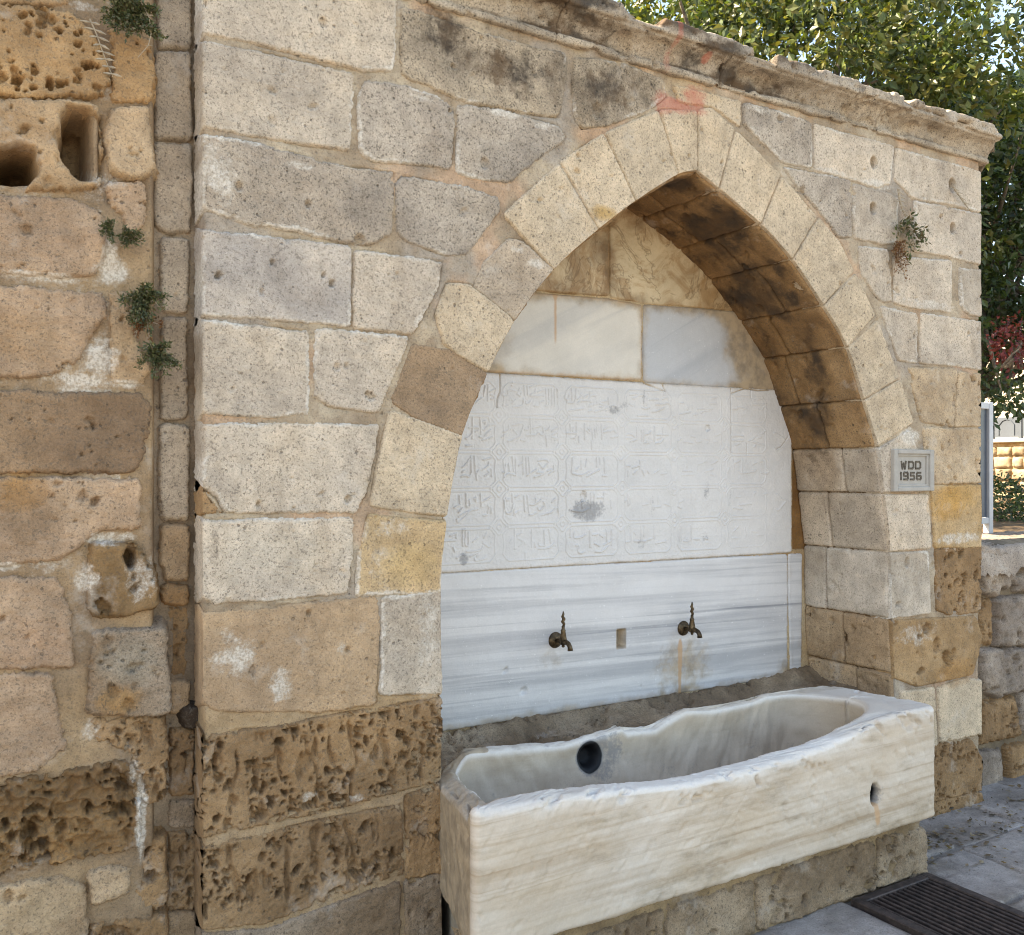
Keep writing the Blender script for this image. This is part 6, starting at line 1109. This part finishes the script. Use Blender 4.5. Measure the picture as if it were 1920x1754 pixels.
def tree(name, label, base, crown_c, crown_r, nclump, nleaf, lsize, cols, seed, trunk_r=.16, group=None, clump_r=.34):
    r_ = np.random.default_rng(seed); cr = np.array(crown_r); cc = np.array(crown_c)
    t = thing(name, label, 'tree', tuple(base), group)
    tr = MB()
    top = Vector(crown_c) - Vector((0, 0, crown_r[2] * .25)); b = Vector(base)
    path = [b + (top - b) * k / 6 + Vector((r_.normal(0, .06), r_.normal(0, .06), 0)) * (k > 0) for k in range(7)]
    tr.tube(path, [trunk_r * (1.25 if k == 0 else 1 - .1 * k) for k in range(7)], 12)
    u = r_.normal(0, 1, (nclump, 3)); u /= np.linalg.norm(u, axis=1)[:, None]
    rad = r_.uniform(.25, 1, nclump) ** .45
    cl = cc + u * rad[:, None] * cr * (1 + .22 * r_.normal(0, 1, (nclump, 1)).clip(-1.3, 1.3))
    order = np.argsort(rad)
    for k in order[::max(1, nclump // 46)]:
        e = Vector(cl[k]); st = path[r_.integers(3, 7)]; md = (st + e) / 2 + Vector((r_.normal(0, .15), r_.normal(0, .15), .12))
        tr.tube([st, st.lerp(md, .5), md, md.lerp(e, .6), e], [.055, .042, .030, .018, .008], 7)
    tr.build('trunk', M_BARK, t, True)
    Vs, Fs, Ts = [], [], []; off = 0
    for k in range(nclump):
        m_ = int(nleaf * r_.uniform(.5, 1.4)); sc = clump_r * r_.uniform(.6, 1.35)
        p = r_.normal(0, 1, (m_, 3)); p *= (sc * r_.uniform(.2, 1, (m_, 1)) ** .5 / np.linalg.norm(p, axis=1)[:, None]); p[:, 2] *= .7
        cen = cl[k] + p
        V, F, T = leaf_cloud(cen, p / sc * .8 + u[k] * .5, lsize, cols * r_.uniform(.8, 1.2), r_)
        Vs.append(V); Fs.append(F + off); Ts.append(T); off += len(V)
    mesh_np('crown', np.concatenate(Vs), np.concatenate(Fs), M_LEAF, t, {'tint': np.concatenate(Ts)}, smooth=False)
    return t
G1 = np.array([(.070, .105, .028), (.095, .130, .032), (.050, .080, .026), (.135, .160, .040), (.17, .17, .05)])
G2 = np.array([(.034, .062, .022), (.046, .076, .026), (.028, .050, .020), (.065, .095, .030)]); G1 = G1 * .9
tree('leafy_tree', 'broad leafy green tree rising behind the fountain cornice', (7.0, 3.9, 1.0), (6.8, 3.7, 5.0), (2.2, 1.9, 1.75), 310, 150, .085, G1, 31)
tree('leafy_tree', 'darker green tree hanging beside the right end of the fountain', (9.6, 3.6, 1.0), (9.7, 3.5, 4.1), (1.7, 1.5, 1.9), 230, 150, .085, G2, 33, .13)
tree('leafy_tree', 'yellowing tree crown against the sky at upper right', (10.9, 4.4, 1.0), (10.5, 4.4, 5.75), (.75, .75, .5), 55, 130, .085, np.array([(.15, .155, .04), (.20, .165, .04), (.10, .13, .035)]), 35, .1)
def tuft(name, label, cat, c_, rad, n, lsize, cols, seed, out=(0, -1, 0), group=None, stems=16, mat=M_LEAF):
    """a straggling weed: thin stems that leave one root, bend down, and carry small uneven leaves"""
    r_ = np.random.default_rng(seed); t = thing(name, label, cat, tuple(c_), group)
    cen, dirs = [], []; m = MB(); per = max(4, n // stems)
    for k in range(stems):
        an = r_.uniform(0, 2 * math.pi); ln = r_.uniform(.45, 1.25)
        d0 = np.array([math.cos(an) * rad[0], -rad[1] * r_.uniform(.2, .9), math.sin(an) * rad[2]]) * ln
        pts = [np.array(c_) + np.array((0, .03, 0)) * (q == 0) + d0 * q + np.array((0, 0, -1)) * rad[2] * .55 * ln * q ** 2.2 + r_.normal(0, .06, 3) * rad[0] * (q > 0) for q in (0, .3, .55, .8, 1.)]
        m.tube([tuple(p) for p in pts], [.0018, .0015, .0013, .0010, .0007], 5)
        P = np.array(pts); q = r_.uniform(.12, 1, int(per * r_.uniform(.5, 1.5))) * 4
        i = np.minimum(q.astype(int), 3); f = (q - i)[:, None]
        cen.append(P[i] * (1 - f) + P[i + 1] * f + r_.normal(0, .10 * rad[0], (len(q), 3))); dirs.append(np.tile(d0 / np.linalg.norm(d0), (len(q), 1)))
    cen = np.concatenate(cen); dirs = np.concatenate(dirs); cen[:, 1] = np.minimum(cen[:, 1], c_[1] + .02)
    V, F, T = leaf_cloud(cen, dirs * .6 + np.array(out) * .3, lsize, cols, r_, aspect=.45, droop=.2)
    mesh_np('foliage', V, F, mat, t, {'tint': T}, smooth=False)
    st = m.build('stems', M_DRY, t); st['kind'] = 'stuff'
    return t
GC = np.array([(.085, .105, .045), (.12, .135, .06), (.060, .078, .035), (.16, .165, .085), (.15, .12, .06)]); BR = np.array([(.22, .09, .035), (.15, .07, .03), (.27, .15, .07)])
PG = 'small weeds growing from the old wall joints'
def wpt(p, Y): return (p[0], Y, p[1])
tuft('wall_weed', 'dense green weed at the top of the old wall, top left corner', 'weed', wpt(WEED['top'], -.01), (.062, .06, .060), 2600, .012, GC, 41, group=PG)
tuft('wall_weed', 'tiny green weed beside the larger hanging one, left of it on the old wall', 'weed', wpt(WEED['s1'], .01), (.026, .03, .026), 500, .009, GC, 42, group=PG)
tuft('wall_weed', 'small green weed with rusty roots in the old wall joint', 'weed', wpt(WEED['s2'], .01), (.032, .03, .030), 700, .010, GC, 43, group=PG)
tuft('wall_weed', 'bushy green weed under the white lime patch on the old wall', 'weed', wpt(WEED['m'], .0), (.058, .06, .050), 2600, .011, GC, 44, group=PG)
tuft('dead_weed', 'rusty brown dead leaves hanging between two green weeds on the old wall', 'weed', wpt(WEED['d'], .01), (.036, .03, .040), 600, .010, BR, 45, group=PG)
tuft('wall_weed', 'lowest green weed of the old wall, above the smooth brown block', 'weed', wpt(WEED['l'], .0), (.048, .05, .038), 1700, .011, GC, 46, group=PG)
tuft('fern_weed', 'green and rusty weed hanging on the right side of the fountain facade', 'weed', wpt(WEED['f'], -.03), (.085, .05, .075), 240, .022, np.array([(.10, .12, .05), (.07, .09, .04), (.13, .10, .05)]), 47)
tuft('dead_weed', 'rusty dry foliage below the weed on the fountain facade', 'weed', wpt(WEED['fd'], -.02), (.045, .03, .075), 650, .011, BR, 48)
def twig(name, label, pts, rad, seed, n=7, ln=.03, leaf=False):
    t = thing(name, label, 'dry twig', pts[0]); r_ = np.random.default_rng(seed)
    m = MB(); m.tube(pts, [rad * (1 - .6 * k / (len(pts) - 1)) for k in range(len(pts))], 6); m.build('stalk', M_DRY, t)
    m = MB(); P = [Vector(p) for p in pts]
    for k in range(n):
        f = (k + .5) / n * (len(P) - 1); i = int(f); a = P[i].lerp(P[min(i + 1, len(P) - 1)], f - i)
        for s_ in (-1, 1):
            b = a + Vector((s_ * ln * r_.uniform(.6, 1.1), -.01, -ln * r_.uniform(.1, .5)))
            m.tube([a, a.lerp(b, .5), b], [rad * .5, rad * (1.6 if leaf else .4), rad * .3], 5)
    sd = m.build('side_twigs', M_DRY, t); sd['kind'] = 'stuff'
twig('dry_stalk', 'pale dried stalk with paired pods hanging on the old wall, upper left', [wpt(p, -.02) for p in STALK1], .0022, 51, 8, .026, True)
twig('dry_stalk', 'thin bare curved stem below the top weed of the old wall', [wpt(p, -.03) for p in STALK2], .0018, 52, 2, .012)
twig('dry_twig', 'bunch of dry brown roots above the weed on the fountain facade', [wpt(p, -.022) for p in TWIG1], .006, 53, 7, .03)
twig('dry_twig', 'dry brown twigs hanging from a square hole near the pier corner', [wpt(p, -.022) for p in TWIG2], .005, 54, 5, .035)

# ------------------------------------------------------------------ things beyond the low wall
def tuft3(name, label, cat, c_, rad, n, lsize, cols, seed):
    r_ = np.random.default_rng(seed); t = thing(name, label, cat, (c_[0], c_[1], c_[2] - rad[2] * .6))
    p = r_.normal(0, 1, (n, 3)); p /= np.linalg.norm(p, axis=1)[:, None]; p *= np.array(rad) * r_.uniform(.3, 1, (n, 1)) ** .5
    p *= 1 + .25 * r_.normal(0, 1, (n, 1)).clip(-1, 1)
    V, F, T = leaf_cloud(np.array(c_) + p, p / np.linalg.norm(p, axis=1)[:, None], lsize, cols, r_)
    mesh_np('crown', V, F, M_LEAF, t, {'tint': T}, smooth=False)
    m = MB()
    for k in range(7):
        e = Vector(c_) + Vector(p[k * 5]) * .8; b = Vector((c_[0] + .05 * (k - 3), c_[1], c_[2] - rad[2] * .9)); m.tube([b, b.lerp(e, .5) + Vector((.02, 0, .03)), e], [.016, .011, .005], 6)
    m.build('trunk', M_BARK, t, True)
    return t
tuft3('garden_shrub', 'low dark green shrub on the terrace behind the rubble wall', 'shrub', (9.6, 3.35, 1.22), (.8, .6, .26), 3200, .05, G2, 61)
tuft3('red_creeper', 'cluster of deep red leaves hanging in the dark foliage at the right edge', 'creeper', RED_C, (.16, .16, .24), 420, .05, np.array([(.13, .022, .024), (.09, .015, .018), (.17, .034, .026)]), 62)
# metal sign frame
fx, fy = FRAME_XY
fr = thing('metal_frame', 'pale grey metal frame with a blue-grey pane behind the pier corner', 'frame', (fx, fy, 1.0))
m = MB(); m.box(fx - .022, fx + .022, fy - .022, fy + .022, .98, 1.98, .003); m.build('post', M_WHITE, fr)
for zr in (1.935, 1.20):
    m = MB(); m.box(fx - .9, fx - .022, fy - .02, fy + .02, zr, zr + .04, .003); m.build('rail', M_WHITE, fr)
m = MB(); m.box(fx - .9, fx - .024, fy - .004, fy + .004, 1.242, 1.933); m.build('pane', M_GLASS, fr)
m = MB(); m.box(fx - .94, fx - .9, fy - .022, fy + .022, .98, 1.98, .003); m.build('post', M_WHITE, fr)
# far terrace wall, lit by the sun
XF = 14.0
farw = thing('terrace_wall', 'sunlit pale rubble terrace wall seen beyond the pier at the right edge', 'wall', (XF, 5.5, 1.0))
sheet('mortar', [(-9, .98), (-2, .98), (-2, 2.0), (-9, 2.0)], None, planeX(XF), (196, 164, 118), (160, 128, 90), farw, -.05, .02, res=.06)
z = 1.0
while z < 1.9:
    hh = ro.uniform(.15, .24); u = -9.
    while u < -2.2:
        wd = ro.uniform(.18, .36)
        stone('rubble_stone', [(u + .012, z + .01), (u + wd - .012, z + .012), (u + wd - .014, z + hh - .01), (u + .014, z + hh - .012)], planeX(XF), 'far', farw, .02, res=.03, edge_r=.05, margin=.05, rag=.02)
        u += wd
    z += hh
m = MB(); m.box(XF - .06, XF + .4, 2, 9, 1.96, 2.02, .01); m.build('coping', M_HOUSE, farw)
m = MB(); m.box(XF + .06, XF + .38, 2, 9, .98, 1.96); m.build('wall_core', M_CORE, farw)
# fence on it
fen = thing('panel_fence', 'blue-grey panel fence on top of the sunlit terrace wall', 'fence', (XF + .2, 5.5, 2.02))
y = 2.05
while y < 8.9:
    m = MB(); m.box(XF + .17, XF + .19, y + .03, y + .42, 2.05, 2.36); m.build('panel', M_FENCE, fen)
    m = MB(); m.tube([(XF + .165, y + .10, 2.08), (XF + .165, y + .10, 2.24), (XF + .165, y + .16, 2.31), (XF + .165, y + .225, 2.33), (XF + .165, y + .29, 2.31), (XF + .165, y + .35, 2.24), (XF + .165, y + .35, 2.08)], .010, 6); m.build('arch_moulding', M_FENCE, fen)
    m = MB(); m.box(XF + .155, XF + .205, y - .02, y + .03, 2.02, 2.42, .004); m.build('post', M_FENCE, fen)
    y += .45
# house behind the trees
hs = thing('pale_house', 'pale sunlit house front glimpsed through the dark foliage at the right edge', 'house', (19, 8, 1))
m = MB(); m.box(19, 26, 3.0, 13.5, 1.0, 4.6); m.build('wall', M_HOUSE, hs)
m = MB(); m.box(18.9, 26.1, 2.9, 13.6, 4.6, 4.8, .02); m.build('roof', M_HOUSE, hs)
for k in range(3):
    w_ = MB(); w_.box(18.96, 19.02, 4.4 + k * 2.6, 5.4 + k * 2.6, 2.2, 3.6); w_.build('window', M_GLASS, hs)

# dry leaves and grit blown against the foot of the walls
r_ = np.random.default_rng(77); nl = 420
lx = np.concatenate([r_.normal(3.6, .35, nl // 2), r_.uniform(3.2, 6.0, nl - nl // 2)]); ly = np.where(np.arange(nl) < nl // 2, -.12 - np.abs(r_.normal(0, .16, nl)), .06 - np.abs(r_.normal(0, .22, nl)))
ok = ~((lx > GR[0] - .02) & (lx < GR[1] + .02) & (ly < GR[3])) & ~((lx < 3.25) & (ly > -.42))
cen = np.stack([lx, ly, np.full(nl, .006) + r_.uniform(0, .006, nl)], 1)[ok]
V, F, T = leaf_cloud(cen, r_.normal(0, 1, (len(cen), 3)) * np.array((1, 1, .05)), .03, np.array([(.20, .14, .08), (.14, .10, .06), (.26, .20, .12), (.09, .075, .055)]), r_, droop=0)
V[:, 2] = np.clip(V[:, 2] * .4 + .004, .003, .02)
lit = mesh_np('leaf_litter', V, F, M_LEAF, None, {'tint': T}, smooth=False); lit['kind'] = 'stuff'; tag(lit, 'dry brown leaf litter and grit on the paving by the pier foot', 'litter')
